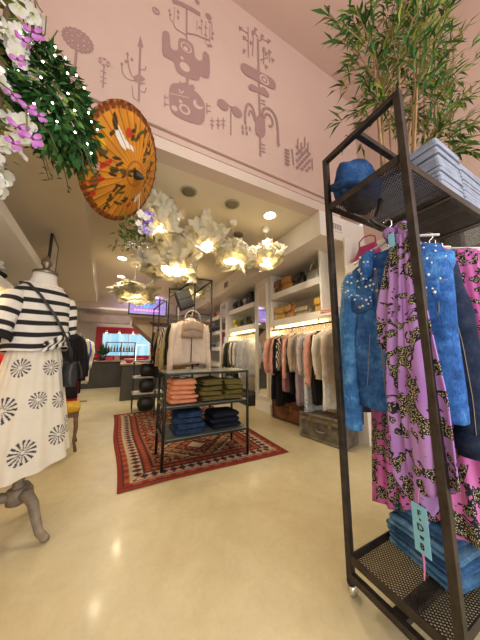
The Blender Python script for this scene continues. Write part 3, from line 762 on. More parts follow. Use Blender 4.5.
def leather(n,c,r=.45):return M('leather_'+n,c,r,0,.2,9,.25,70)
L_tan=leather('tan',(.50,.24,.06));L_yel=leather('mustard',(.55,.33,.06));L_blk=leather('black',(.018,.017,.018),.4);L_mag=leather('magenta',(.40,.018,.13),.5);L_brn=leather('brown',(.20,.09,.035));L_sil=M('silver_leather',(.55,.54,.5),.3,.6,.2,12);L_bei=leather('beige',(.48,.38,.26))
TS,LS=2.18,1.68
bag('boxy brown leather bag at the far end of the upper shelf over the pink clothes',(2.55,3.33,TS),.2,.2,.14,L_brn,0,0,True,.97)
bag('tan leather bag with flap on the upper shelf, second from the mirror pillar',(2.54,3.06,TS),.26,.2,.14,L_tan,.1,.0)
bag('black leather bag on the upper shelf between the tan bag and the silver one',(2.54,2.78,TS),.27,.17,.13,L_blk,-.1,.0)
bag('silver bag with a tall rounded handle at the near end of the upper shelf',(2.54,2.46,TS),.24,.13,.12,L_sil,.05,.13,False,.85,hmat=m_chrome)
bag('large slouchy mustard bag on the lower shelf next to the mirror pillar',(2.55,3.27,LS),.32,.2,.16,L_yel,.1,.06,True,.75,.15)
bag('mustard and tan bag on the lower shelf right of the large slouchy one',(2.53,2.99,LS),.24,.19,.15,L_tan,-.15,.05,True,.7,.1,seed=3)
bag('flat beige clutch bag lying low on the lower shelf',(2.54,2.70,LS),.3,.11,.15,L_bei,.1,0,True,.8,.1)
bag('orange tan box bag at the near end of the lower shelf',(2.54,2.36,LS),.14,.17,.12,L_yel,0,0,True,.98)
bag('magenta leather bag with a thin loop handle on the shelf beside the tall rack',(2.56,1.60,2.18),.34,.19,.18,L_mag,.12,.09,False,.55,.12)
bag('tan paper-like tote standing beyond the magenta bag on the same shelf',(2.66,1.28,2.18),.18,.26,.12,L_bei,0,.06,False,.95)
# shelves over the grey coats
for i,(y,w,h,lb) in enumerate([(5.2,.22,.16,'black round-handled bag at the far end of the shelf over the grey coats'),(4.92,.2,.14,'small black bag second from the far end over the grey coats'),(4.42,.24,.24,'tall black bag nearest the mirror pillar over the grey coats')]):
    bag(lb,(2.55,y,TS),w,h,.13,L_blk,.1*i-.1,.06 if i!=2 else .0,True,.8)
bag('pale grey bag between the black ones on the shelf over the grey coats',(2.55,4.67,TS),.16,.16,.1,leather('grey',(.45,.46,.5)),0,.04)
bag('yellow bag at the far end of the lower shelf over the grey coats',(2.55,5.2,1.71),.22,.17,.14,leather('lemon',(.62,.52,.05)),0,.04,True,.75)
bag('small dark green bag on the lower shelf over the grey coats',(2.55,4.9,1.71),.2,.12,.13,leather('green',(.08,.09,.03)),.1,.03)
bag('large dark olive bag on the lower shelf over the grey coats',(2.53,4.55,1.71),.26,.15,.15,leather('olive',(.06,.06,.03)),-.1,.03)
q=MB();q.box(-.012,.012,-.16,.16,0,.2);t=thing('framed_picture','small blue framed picture leaning at the back of the lower shelf over the grey coats','picture',(2.86,4.62,1.71))
q.build('frame',m_white,t);boxm(-.015,-.011,-.14,.14,.02,.18).build('picture_sheet',M('blue_picture',(.12,.2,.62),.5,0,.3,20,0),t)
# far unit odds
rnd=random.Random(8)
for (y,z,w,h,c,nm,lb) in [(6.25,2.18,.3,.13,(.75,.35,.28),'shoe_box','pink box on the top board of the farthest shelving, near its near end'),(6.75,2.18,.3,.16,(.45,.14,.10),'shoe_box','rust box on the top board of the farthest shelving, behind the pink box'),(6.3,1.73,.2,.12,(.05,.05,.06),'shoe_box','black box on the second board of the farthest shelving'),(6.7,1.73,.25,.14,(.1,.16,.3),'shoe_box','blue box on the second board of the farthest shelving'),(7.2,1.73,.22,.1,(.03,.03,.04),'shoe_box','low black box deep on the second board of the farthest shelving'),(6.3,1.26,.26,.14,(.3,.33,.4),'shoe_box','grey blue box on the third board of the farthest shelving'),(6.75,1.26,.2,.1,(.6,.5,.4),'shoe_box','beige box on the third board of the farthest shelving')]:
    t=thing(nm,lb,'box',(2.58,y,z));mt=M('boxcol_%d'%int(y*100+z*10),c,.6)
    boxm(-.13,.13,-w/2,w/2,0,h*.75).build('box_body',mt,t,bevel=.004);boxm(-.137,.137,-w/2-.007,w/2+.007,h*.76,h).build('lid',mt,t,bevel=.004)
# folded textile helper -------------------------------------------------
def folded(name,lbl,loc,rz,w,d,h,layers,mat,group=None,seed=0,tagc=False,cat='clothing'):
    t=thing(name,lbl,cat,loc,rz,group);rnd=random.Random(seed);q=MB();rings=[]
    S=layers*4;ph=rnd.random()*6
    for k in range(S+1):
        u=k/S;lay=(u*layers)%1.0 if k<S else 1.0
        g=.014*(math.sin(PI*lay) if 0<lay<1 else 0)
        hx=w/2-.014+g+(.004*math.sin(ph+k));hy=d/2-.014+g
        if k in(0,S):hx-=.012;hy-=.012
        r=rrect(hx,hy,.035,h*u,5)
        rings.append([(x+.004*math.sin(y*20+ph+k*.4),y+.004*math.sin(x*17+ph*2+k*.4),z+.006*u*math.sin(x*14+ph)+.006*u*math.sin(y*11+ph)) for x,y,z in r])
    # rounded, slightly sunken top
    for f in(.8,.5,.2):
        rings.append([(x*f,y*f,z+.004) for x,y,z in rings[S]])
    q.loft(rings);q.build('folded_cloth',mat,t)
    if tagc:
        q=MB();q.box(-.03,.035,-.028,.028,0,.003);o=q.build('price_tag',M('paper_white',(.85,.85,.82),.7,0,.02,3,0),t);o.location=(-.02,-d*.22,h+.022);o.rotation_euler=(.25,0,.4)
    return t
folded('folded_scarf','pink striped folded scarf on the end of the lower shelf above the dotted blouse',(2.355,2.0,1.60),.1,.15,.3,.07,2,cloth('cloth_pinkstripe',(.72,.40,.36)),cat='scarf')
q=MB();q.box(2.27,2.66,1.85,2.19,1.57,1.6);t=tag(q.build('wall_ledge',m_white),'narrow white ledge at pillar holding the pink folded scarf','ledge')
# ------------------------------------------------------------------ left wall fittings
t=thing('wall_shelf_unit','white wall shelving on the left behind the mannequin','shelf',(-.75,2.2,0));of=t.location
def lbox(y0,y1,d0,d1,z0,z1):
    m=MB();m.add([(LX(y0,d0),y0,z0),(LX(y1,d0),y1,z0),(LX(y1,d1),y1,z0),(LX(y0,d1),y0,z0),(LX(y0,d0),y0,z1),(LX(y1,d0),y1,z1),(LX(y1,d1),y1,z1),(LX(y0,d1),y0,z1)],[(0,1,2,3),(7,6,5,4),(0,4,5,1),(1,5,6,2),(2,6,7,3),(3,7,4,0)],smooth=False);return m
lbox(1.52,3.62,-.0,.45,1.905,1.99).build('beam',m_white,t,of,.005)
lbox(1.52,3.02,0,.45,1.51,1.57).build('shelf_board',m_white,t,of,.005)
lbox(1.5,1.60,0,.06,0,2.5).build('post',m_white,t,of,.004)
lbox(3.56,3.62,.2,.45,0,1.9).build('side_panel',m_white,t,of,.004)
lbox(1.65,2.95,.08,.14,1.48,1.508).build('led_strip',m_led,t,of)
area('led_light',(LX(2.3,.16),2.3,1.47),.1,7,(1,.8,.45),(0,0,0),1.2)
folded('folded_jumper','white folded jumper on the left shelf above the warm light strip',(LX(1.86,.13),1.86,1.625),0,.2,.26,.07,2,cm('white'),cat='jumper')
folded('folded_jumper','black folded jumper under the white one on the left shelf',(LX(1.86,.13),1.86,1.572),0,.22,.3,.05,1,cm('black'),cat='jumper')
t=thing('framed_canvas','pale canvas in a thin black frame standing on the white beam behind the mannequin','picture',(LX(3.28,.0),3.28,1.992),R(5))
q=MB()
for a,b_,c,d in((-.2,-.185,0,.44),(.185,.2,0,.44),(-.185,.185,0,.015),(-.185,.185,.425,.44)):q.box(-.014,.014,a,b_,c,d)
q.build('frame',m_metal,t);boxm(-.01,.008,-.185,.185,.015,.425).build('canvas',M('pale_canvas',(.74,.68,.6),.8),t)
# left clothes rail
g0=(-.735,3.5,1.5);g1=(-.885,6.3,1.5)
rail('black clothes rail along the left wall with black, cream and red clothes',g0,g1,.012,[((g0[0],3.55,1.5),(g0[0],3.55,0)),((g1[0],6.28,1.5),(g1[0],6.28,0.0)),((-1.1,6.28,.02),(-.68,6.28,.02)),((-.95,3.55,.02),(-.55,3.55,.02))],m_rr)
rail('short black rail inside the left shelving behind the mannequin',(LX(1.75,.22),1.75,1.418),(LX(2.85,.22),2.85,1.418),.011,[((LX(1.78,.22),1.78,1.418),(LX(1.78,.22),1.78,1.512)),((LX(2.8,.22),2.8,1.418),(LX(2.8,.22),2.8,1.512))],m_rr)
clothes_row([
 ('dress',cm('red'),.2,1.15,.5,'red dress hanging at the left edge behind the mannequin'),
 ('coat',cm('black'),.2,1.0,.55,'black coat hanging right behind the striped mannequin'),
 ],(LX(2.1,.22),2.1,1.40),(LX(2.7,.22),2.7,1.40),.1,'clothes behind the mannequin','pale hanger behind the mannequin',m_hang,4)
clothes_row([
 ('jacket',cm('black'),.21,.98,.6,'black jacket on the left rail nearest the skirt of the mannequin'),
 ('dress',cm('red'),.2,1.13,0,'red dress with hem showing below the black jackets on the left rail'),
 ('coat',cm('black'),.21,.98,.58,'black coat with long sleeves, second black one on the left rail'),
 ('jacket',cm('navy'),.2,.8,.55,'very dark navy jacket on the left rail'),
 ('cardigan',cm('cream'),.21,.8,.55,'cream cardigan right behind the black jackets on the left rail'),
 ('blouse',cm('blue'),.2,.7,.5,'bright blue blouse on the left rail between cream ones'),
 ('blouse',cm('white'),.2,.8,.5,'white blouse on the left rail behind the blue one'),
 ('jacket',cm('beige'),.2,.85,.5,'beige jacket on the left rail behind the white blouse'),
 ('blouse',m_floral,.2,.85,.5,'grey printed blouse on the left rail'),
 ('coat',cm('cream'),.21,1.0,.55,'cream coat near the far end of the left rail'),
 ('jacket',cm('dgreen'),.2,.9,.55,'dark green jacket near the far end of the left rail'),
 ('coat',cm('lgrey'),.21,1.0,.55,'light grey coat at the far end of the left rail'),
 ('coat',cm('black'),.21,.7,.55,'short black coat, last on the left rail towards the counter'),
 ],(-.745,3.7,1.482),(-.88,6.2,1.482),.1,'clothes on the left rail','pale hanger on the left rail',m_hang,5)
q=MB()
t=thing('wall_plaque','brown wooden carved plaque on the left wall above the end of the rail','plaque',(LX(6.6,.30),6.6,1.65));boxm(-.05,.05,-.12,.12,0,.5).build('board',M('brown_wood',(.12,.06,.04),.55,0,.3,9),t,bevel=.01)
q=MB();q.ball((.05,0,.3),(.03,.08,.12));q.build('carving',M('brown_wood',(.12,.06,.04),.55,0,.3,9),t)
boxm(-.4,-.05,-.1,.1,-.05,-.0).build('ledge',m_white,t)
# stool
t=thing('stool','small brown wooden stool with a mustard yellow cushion under the left rail','stool',(-.60,3.40,0),R(8))
m_stool=M('stool_wood',(.17,.085,.04),.5,0,.3,12)
for x in(-1,1):
    for y in(-1,1):
        q=MB();q.tube([(x*.13,y*.15,.40),(x*.145,y*.165,.25),(x*.135,y*.16,.12),(x*.16,y*.18,0)],[.024,.020,.014,.016],10);q.build('leg',m_stool,t)
q=MB();q.box(-.16,.16,-.18,.18,.37,.42);q.build('apron',m_stool,t,bevel=.008)
q=MB();q.loft([rrect(.17-.02*(k in(0,5)),.19-.02*(k in(0,5)),.05,.42+.075*k/5+.0) for k in range(6)]+[[(x*.5,y*.5,.512) for x,y,z in rrect(.15,.17,.05,0)]]);q.build('cushion',cloth('cushion_mustard',(.55,.34,.04)),t)
# ------------------------------------------------------------------ mannequin
MX,MY=-.535,2.0;face=R(40)
t=thing('mannequin','tailor mannequin on a wooden tripod foot at the left, wearing striped top and pale skirt','mannequin',(MX,MY,0),face)
m_gw=M('grey_wood',(.20,.155,.115),.55,0,.35,14,.2,60)
m_bust=cloth('bust_linen',(.72,.66,.59),.04)
q=MB();rings=[]
for z,a,b_,yo in((.92,.10,.08,0),(1.0,.15,.11,0),(1.1,.125,.095,0),(1.24,.13,.10,0),(1.38,.155,.11,-.01),(1.47,.160,.09,0),(1.52,.15,.08,.005),(1.555,.098,.075,.01),(1.59,.078,.066,.005),(1.62,.070,.062,0),(1.648,.069,.062,0)):
    rings.append([(a*math.cos(2*PI*k/28),b_*math.sin(2*PI*k/28)+yo,z) for k in range(28)])
q.loft(rings);q.build('bust',m_bust,t)
q=MB();q.lathe([(.070,1.648),(.072,1.652),(.072,1.664),(.062,1.672),(.026,1.678),(.020,1.70),(.032,1.72),(.030,1.745),(.012,1.77),(.006,1.785)],(0,0,0),20);q.build('neck_cap',M('aged_bronze',(.22,.17,.11),.35,.7,.3,20),t)
q=MB();q.lathe([(.03,.18),(.032,.22),(.040,.24),(.032,.27),(.026,.30),(.028,.36),(.024,.6),(.024,.95)],(0,0,0),18);q.build('pole',m_gw,t)
q=MB();q.lathe([(.034,.17),(.050,.18),(.052,.26),(.036,.27)],(0,0,0),18);q.build('hub',m_gw,t)
for a in(-79,41,161):
    ca,sa=math.cos(R(a)),math.sin(R(a));q=MB()
    q.tube([(ca*r,sa*r,z) for r,z in((.03,.225),(.08,.235),(.13,.19),(.165,.11),(.2,.045),(.245,.022),(.265,.026))],[.026,.028,.026,.023,.021,.020,.014],12,1.15);q.build('leg',m_gw,t)
# striped top
stp=colattr('knit_stripe',.9,.06,30,.3,170)
cw,cb=(.71,.67,.61),(.022,.020,.022)
def stripe(z):return cb if ((z-1.112)%.076)<.031 and z<1.545 else cw
t=thing('striped_top','black and white striped boxy knit top worn by the mannequin','top',(MX,MY,0),face)
q=MB();rings=[];cols=[]
zs=[1.10+.465*k/120 for k in range(121)]
def tw(z):   # half width / depth of the top
    u=(z-1.10)/.5
    a=.182-.010*math.sin(u*3)
    if z>1.46:
        v=(z-1.46)/.105;a*=1-.46*v**1.9
    b_=.138-.02*u
    if z>1.44:b_*=1-.36*((z-1.44)/.125)**1.6
    return a,b_
for z in zs:
    a,b_=tw(z);rr=[]
    for k in range(56):
        th=2*PI*k/56;u=max(0,(1.5-z)/.4);f=.04*u*math.sin(th*6+1)+.035*u*math.sin(th*3.7+2+z*4)
        dz=.012*math.sin(th*2+.5)*u+.05*u*max(0,math.cos(th+1.0))**4
        rr.append((a*math.copysign(abs(math.cos(th))**.85,math.cos(th))*(1+f*.3),b_*math.sin(th)*(1+f),z+dz));cols.append(stripe(z))
    rings.append(rr)
q.loft(rings,False,False,cols);q.build('body',stp,t)
SL=.30
for s_ in(-1,1):
    def sp(u):return Vector((s_*(.138+(.085 if s_<0 else .03)*u+.010*math.sin(PI*u)),-.01-.03*u+(.03*u if s_>0 else 0),1.48-SL*u))
    d=Vector((s_*.27,-.1,-.95)).normalized();ax=d.cross(Vector((0,1,0))).normalized();ay=ax.cross(d)
    q=MB();rings=[];cols=[];K=70
    for i in range(K+1):
        u=i/K;r=(.078-.006*u)*(.8+.2*min(1,u*5))
        rings.append([sp(u)+ax*math.cos(2*PI*k/28)*r*.85+ay*math.sin(2*PI*k/28)*r*(1+.05*math.sin(k+u*6)) for k in range(28)])
        cols+=[cb if ((u*SL+.03)%.076)<.031 else cw]*28
    q.loft(rings,True,False,cols);q.build('sleeve',stp,t)
    q=MB();rr=[]
    for u,r in((.86,.071),(.86,.085),(1.0,.083),(1.02,.077),(.99,.067)):
        rr.append([sp(u)+ax*math.cos(2*PI*k/28)*r*.87+ay*math.sin(2*PI*k/28)*r for k in range(28)])
    q.loft(rr,False,False);q.build('cuff',cm('black'),t)
q=MB();q.tube([(.108*math.cos(2*PI*k/28),.086*math.sin(2*PI*k/28)+.003,1.563+.008*math.sin(2*PI*k/28)) for k in range(29)],.009,8);q.build('neckband',cm('cream'),t)
q=MB();q.sheet(lambda a,b_:(-.04+.15*a+.01*math.sin(b_*5),-.168-.012*math.sin(PI*a)-.008*math.sin(b_*8)+.03*a,1.165-.065*b_+.08*a-.03*a*b_),14,8,.01,lambda a,b_:cb if (a*3.3+b_*.6)%1<.45 else cw);q.build('tied_hem',stp,t)
# skirt with embroidered starbursts
t=thing('skirt','long cream skirt embroidered with black starburst flowers on the mannequin','skirt',(MX,MY,0),face)
NT,NZ=300,210;rings=[];cols=[];rnd=random.Random(3)
flow=[(rnd.random()*0+a,z,r,b_) for a,z,r,b_ in [(-2.35,1.01,.055,0),(-1.35,1.0,.052,.5),(-.5,1.0,.05,0),(2.9,.95,.055,0),(-2.55,.78,.072,.2),(-1.72,.81,.05,0),(-1.05,.78,.055,.9),(-2.75,.52,.06,.3),(-1.95,.535,.066,0),(-1.15,.56,.06,0),(-.5,.58,.06,0),(-.25,.8,.05,0),(2.8,.7,.06,0)]]
for i in range(NZ+1):
    u=i/NZ;z=1.15-.75*u;rw=[]
    for k in range(NT):
        th=2*PI*k/NT;a=.130+.118*u**.85;b_=.110+.100*u**.85
        f=1+.055*u*math.sin(th*11+.8*math.sin(3*th))+.03*u*math.sin(th*5+1)+.02*math.sin(th*22)*(1-u)
        zz=z+.035*u*math.cos(th-.0)
        rw.append((a*math.cos(th)*f,b_*math.sin(th)*f,zz));c=(.68,.625,.53)
        for fa,fz,fr,ro in flow:
            dth=(th-2*PI if th>PI else th)-fa
            dx=dth*a*1.05;dz_=z-fz;rr_=math.hypot(dx,dz_)
            if rr_<fr:
                an=math.atan2(dz_,dx)+ro
                if rr_>.010 and abs(((an*14/(2*PI))%1)-.5)<.19+.05*rr_/fr:c=(.05,.05,.075)
        cols.append(c)
    rings.append(rw)
q=MB();q.loft(rings,False,False,cols);q.build('skirt_body',colattr('skirt_linen',.9,.05,12,.2,140),t)
q=MB();q.tube([(.138*math.cos(2*PI*k/32),.118*math.sin(2*PI*k/32),1.15) for k in range(33)],.014,8);q.build('waistband',cloth('cloth_offwhite',(.78,.73,.64)),t)
# crossbody bag on the mannequin
t=thing('crossbody_bag','small black crossbody bag hanging on a long strap over the striped top','bag',(MX,MY,0),face)
q=MB();q.loft([[(x+.165,y-.10,z) for x,y,z in rrect(.024+.014*math.sin(PI*k/8),.066-.008*k/8,.02,.86+.17*k/8)] for k in range(9)]);q.build('body',L_blk,t)
q=MB();q.sheet(lambda a,b_:(.165+.050*math.sin(a*1.2+.35)+.0,-.172+.145*b_,1.035-.12*a),8,8,.006);q.build('flap',L_blk,t)
q=MB();q.tube([(-.115,.03,1.565),(-.11,-.06,1.545),(-.07,-.125,1.47),(.01,-.160,1.34),(.09,-.160,1.20),(.14,-.145,1.10),(.16,-.12,1.03)],.012,8,.6);q.tube([(-.115,.03,1.565),(-.07,.10,1.51),(.05,.16,1.36),(.15,.12,1.17),(.165,-.04,1.03)],.0085,8,.6);q.build('strap',L_blk,t)
q=MB();q.box(.212,.22,-.11,-.085,.93,.95);q.build('clasp',M('brass',(.6,.45,.18),.3,.9),t)
# ------------------------------------------------------------------ tall rack on the right
RX0,RX1,RY0,RY1=.995,2.38,.432,.83
t=thing('metal_rack','tall dark steel display rack on castors at the right, with mesh shelves and hanging denim','rack',(RX0,.63,0));of=t.location
P=.028;RT=2.235
for x in(RX0,RX1):
    for y in(RY0,RY1):
        boxm(x-P/2,x+P/2,y-P/2,y+P/2,.075,RT).build('post',m_metal,t,of,.002)
for x in(RX0,RX1):
    boxm(x-P/2,x+P/2,RY0+P/2,RY1-P/2,RT-P,RT).build('top_bar',m_metal,t,of,.002)
    boxm(x-P/2,x+P/2,RY0+P/2,RY1-P/2,.075,.075+P).build('base_bar',m_metal,t,of,.002)
boxm(RX0+P/2,RX1-P/2,.63-.014,.63+.014,RT-P,RT).build('spine_bar',m_metal,t,of,.002)
boxm(RX0+P/2,RX1-P/2,.63-.025,.63+.025,.075,.075+P).build('base_spine',m_metal,t,of,.002)
def mesh_shelf(z):
    x0,x1,y0,y1=RX0-P/2,RX1+P/2,RY0+P/2,RY1-P/2
    q=MB()
    for a in((x0,x1,y0-.002,y0+.004),(x0,x1,y1-.004,y1+.002),(x0,x0+.005,y0,y1),(x1-.005,x1,y0,y1)):q.box(a[0],a[1],a[2],a[3],z,z+.036)
    for x in(.33,.66):q.box(x0+(x1-x0)*x-.012,x0+(x1-x0)*x+.012,y0,y1,z-.004,z-.0005)
    f=q.build('shelf_frame',m_metal,t,of)
    q=MB();s_=.0155;w=.0042;W=x1-x0;D=y1-y0;k=-int(D/s_)
    while k*s_<W:
        for sg in(1,-1):
            a=k*s_;p=[]
            u0=max(0,-a);u1=min(D,W-a)
            if u1>u0+.003:
                if sg==1:A=(x0+a+u0,y0+u0);B=(x0+a+u1,y0+u1)
                else:A=(x0+a+u0,y1-u0);B=(x0+a+u1,y1-u1)
                q.bar((A[0],A[1],z+.002+.0005*sg),(B[0],B[1],z+.002+.0005*sg),w,.0016)
        k+=1
    q.build('mesh_panel',m_metal,f,of)
mesh_shelf(1.895);mesh_shelf(.15)
q=MB();q.tube([(RX0+.16,.63,1.9),(RX0+.14,.63,1.84),(RX0+.10,.63,1.775),(RX0+.06,.63,1.752),(RX0+.1,.63,1.745),(RX0+.2,.63,1.742),(RX1-.02,.63,1.742)],.0115,10);q.build('hanging_rail',m_metal,t,of)
for x in(RX0,RX1):
    for y in(RY0,RY1):
        q=MB();q.lathe([(.018,.076),(.020,.06),(.018,.052)],(x,y,0),14)
        c=q.build('castor',M('grey_steel',(.13,.125,.12),.4,.8,.3,14,.1,70),t,of)
        q=MB();q.lathe([(.012,-.013),(.024,-.011),(.0255,0),(.024,.011),(.012,.013)],(x+.012,y,.0262),18,(0,1,0));q.build('wheel',m_chrome,c,of)
# on the top shelf
dn=denim('denim_hat',(.018,.062,.19),.35)
t=thing('denim_beret','slouchy blue denim beret with a short stalk on the left end of the top shelf','hat',(1.13,.735,1.902));t.scale=(.80,.72,.86)
q=MB();rings=[];rnd=random.Random(2)
for i in range(17):
    u=i/16;an=PI*u;rr=[]
    for k in range(40):
        th=2*PI*k/40
        r=(.05 if i==0 else 1)*(.205*math.sin(an)**.62 if 0<i<16 else .03)
        f=1+.05*math.sin(th*5+u*6)+.035*math.sin(th*9-u*9)+.05*math.sin(th*2+1)
        z=.15-.145*math.cos(an)*(1+.07*math.sin(th*2+.7))+.015*math.sin(th*6+u*10)*math.sin(an)
        rr.append((r*f*math.cos(th)*.95,r*f*math.sin(th)*.72,max(0,z)))
    rings.append(rr)
q.loft(rings);q.build('crown',dn,t)
q=MB();q.tube([(.0,-.0,.275),(-.012,-.005,.32),(-.022,-.01,.35)],[.009,.007,.006],8);q.build('stalk',denim('denim_dark',(.02,.05,.11)),t)
q=MB()
for a in(.6,1.6,2.7,3.7,4.7,5.7):
    q.tube([(math.cos(a)*.185*math.sin(PI*(.5+.5*u))**.6*.97,math.sin(a)*.140*math.sin(PI*(.5+.5*u))**.6,.155+.14*math.sin(PI*.5*u)) for u in[k/10 for k in range(10)]],.0035,6)
q.build('seam',denim('denim_dark',(.02,.05,.11)),t)
q=MB();q.tube([(-.12+.02,-.16,.02),(-.17,-.12,.05),(-.205,-.03,.09),(-.19,.05,.12),(-.15,.1,.14)],[.02,.03,.034,.03,.02],10,.5);q.build('turned_brim',dn,t)
m_slat=M('whitewash_slat',(.27,.31,.42),.7,0,.16,14,.25,60)
def crate(lbl,x0,x1,y0,y1,h,seed):
    z=1.90;t=thing('slatted_planter',lbl,'planter',((x0+x1)/2,(y0+y1)/2,z));rnd=random.Random(seed)
    cx,cy=(x0+x1)/2,(y0+y1)/2;hx,hy=(x1-x0)/2,(y1-y0)/2;n=13
    q=MB();q.box(-hx+.012,hx-.012,-hy+.012,hy-.012,.003,h-.03);q.build('inner_box',M('soil_brown',(.06,.04,.03),.9),t)
    q=MB()
    for k in range(n):
        a=.0+h*k/n;o_=rnd.uniform(-.005,.005);tt=rnd.uniform(-.003,.003)
        hh=h/n*.84
        r0=rrect(hx+o_,hy+o_*.7,.012,a+.001,2);r1=rrect(hx+o_*.6+.001,hy+o_,.012,a+hh,2)
        r2=rrect(hx-.02,hy-.02,.012,a+hh+.0005,2);r3=rrect(hx-.02,hy-.02,.012,a+.0012,2)
        q.loft([[(x,y,zz+tt*x/hx) for x,y,zz in r] for r in(r0,r1,r2,r3,r0)],False,False,smooth=False)
    q.build('slats',m_slat,t);return t
crate('pale blue slatted planter on the top mesh shelf right behind the near rack post',1.375,1.63,.45,.80,.32,1)
crate('pale blue slatted planter farther right on the top mesh shelf, cut by the picture edge',1.645,1.98,.45,.80,.28,2)
# bamboo
m_culm=M('bamboo_culm',(.30,.18,.085),.5,0,.3,12,.1,60)
m_bleaf=colattr('bamboo_leaf',.55,.2,30,.1)
def bamboo(lbl,base,culms,seed,extra=()):
    t=thing('bamboo_plant',lbl,'plant',base);rnd=random.Random(seed);of=Vector(base);lf=MB();tw=MB()
    def col():
        k=rnd.random()
        return (.03+.04*k,.085+.085*k,.02+.015*k) if rnd.random()<.68 else ((.24,.30,.045) if rnd.random()<.65 else (.28,.21,.08))
    def spray(p,d,n,L):
        for i in range(n):
            a=rnd.uniform(-1.0,1.0);b_=rnd.uniform(-.9,.5)
            dd=Vector((d[0]+a*.75,d[1]+rnd.uniform(-.7,.7),d[2]+b_*.8))
            pp=Vector(p)-Vector(d)*rnd.uniform(0,.10)
            lf.leaf(pp,dd,(rnd.uniform(-.4,.4),rnd.uniform(-.4,.4),1),L*rnd.uniform(.6,1.15),L*rnd.uniform(.10,.155),.35,col())
    for (a,b_) in culms:
        p0=Vector(a);p1=Vector(b_);pts=[]
        mid=(p0+p1)/2+Vector((rnd.uniform(-.04,.04),rnd.uniform(-.03,.03),0))
        for k in range(13):
            u=k/12;pts.append(p0*(1-u)**2+mid*2*u*(1-u)+p1*u*u)
        r0=rnd.uniform(.007,.0115);q=MB();q.tube(pts,[r0*(1-.5*k/12)*(1.22 if k%2 else 1) for k in range(13)],7)
        q.build('culm',m_culm,t,of)
        for k in range(4,13):
            for _ in range(3):
                an=rnd.uniform(0,2*PI);d=Vector((math.cos(an),math.sin(an)*.7,rnd.uniform(.1,.9))).normalized();L=rnd.uniform(.10,.34)
                e=pts[k]+d*L+Vector((0,0,-.04));tw.tube([pts[k],pts[k]+d*L*.5+Vector((0,0,.01)),e],[.0028,.002,.0012],4)
                spray(e,d,rnd.randint(3,6),.115)
                if rnd.random()<.5:spray(pts[k]+d*L*.5,d,2,.1)
    for (a,b_) in extra:
        a=Vector(a);b_=Vector(b_);d=(b_-a).normalized()
        tw.tube([a,(a+b_)/2+Vector((0,0,.035)),b_],[.004,.003,.0015],5)
        for u in(.45,.7,.88,1):spray(a+(b_-a)*u+Vector((0,0,.035*4*u*(1-u))),d+Vector((0,0,-.2)),5 if u>.6 else 3,.12)
    tw.build('twigs',m_culm,t,of);lf.build('foliage',m_bleaf,t,of)
bamboo('bamboo with thin brown canes growing from the planter right behind the near rack post',(1.42,.64,2.16),
 [((1.34,.70,2.15),(1.30,.66,3.15)),((1.36,.62,2.15),(1.55,.6,3.6)),((1.40,.72,2.15),(1.42,.7,3.5)),((1.45,.6,2.15),(1.72,.55,3.75)),((1.48,.72,2.15),(1.66,.74,3.7)),((1.52,.64,2.15),(1.85,.6,3.9)),((1.55,.7,2.15),(2.0,.66,3.8))],5,
 [((1.33,.66,2.62),(.98,.56,2.41)),((1.33,.66,2.75),(.82,.55,2.56)),((1.33,.66,2.95),(.74,.55,2.64)),((1.33,.66,2.9),(.95,.55,2.86)),((1.36,.62,2.5),(1.10,.58,2.42)),((1.33,.66,2.8),(.96,.5,2.62)),((1.4,.7,3.0),(1.0,.62,3.0)),((1.33,.7,2.62),(1.1,.62,2.62))])
bamboo('bamboo with leafy green crown growing from the planter at the right picture edge',(1.78,.64,2.16),
 [((1.66,.7,2.15),(1.95,.66,3.6)),((1.72,.6,2.15),(2.1,.58,3.9)),((1.8,.7,2.15),(2.2,.7,4.0)),((1.86,.64,2.15),(2.35,.66,4.1)),((1.9,.6,2.15),(2.5,.6,3.9))],9,
 [((1.9,.62,2.6),(2.1,.5,2.75)),((1.75,.62,2.4),(1.9,.48,2.55)),((1.75,.62,2.3),(1.85,.48,2.38)),((1.85,.62,2.5),(2.05,.5,2.55)),((1.9,.62,2.7),(2.1,.5,2.95)),((1.9,.62,2.45),(2.0,.46,2.42)),((1.8,.62,2.5),(1.75,.5,2.62)),((2.0,.62,2.7),(2.3,.5,2.8)),((1.72,.7,2.4),(1.62,.5,2.42))])
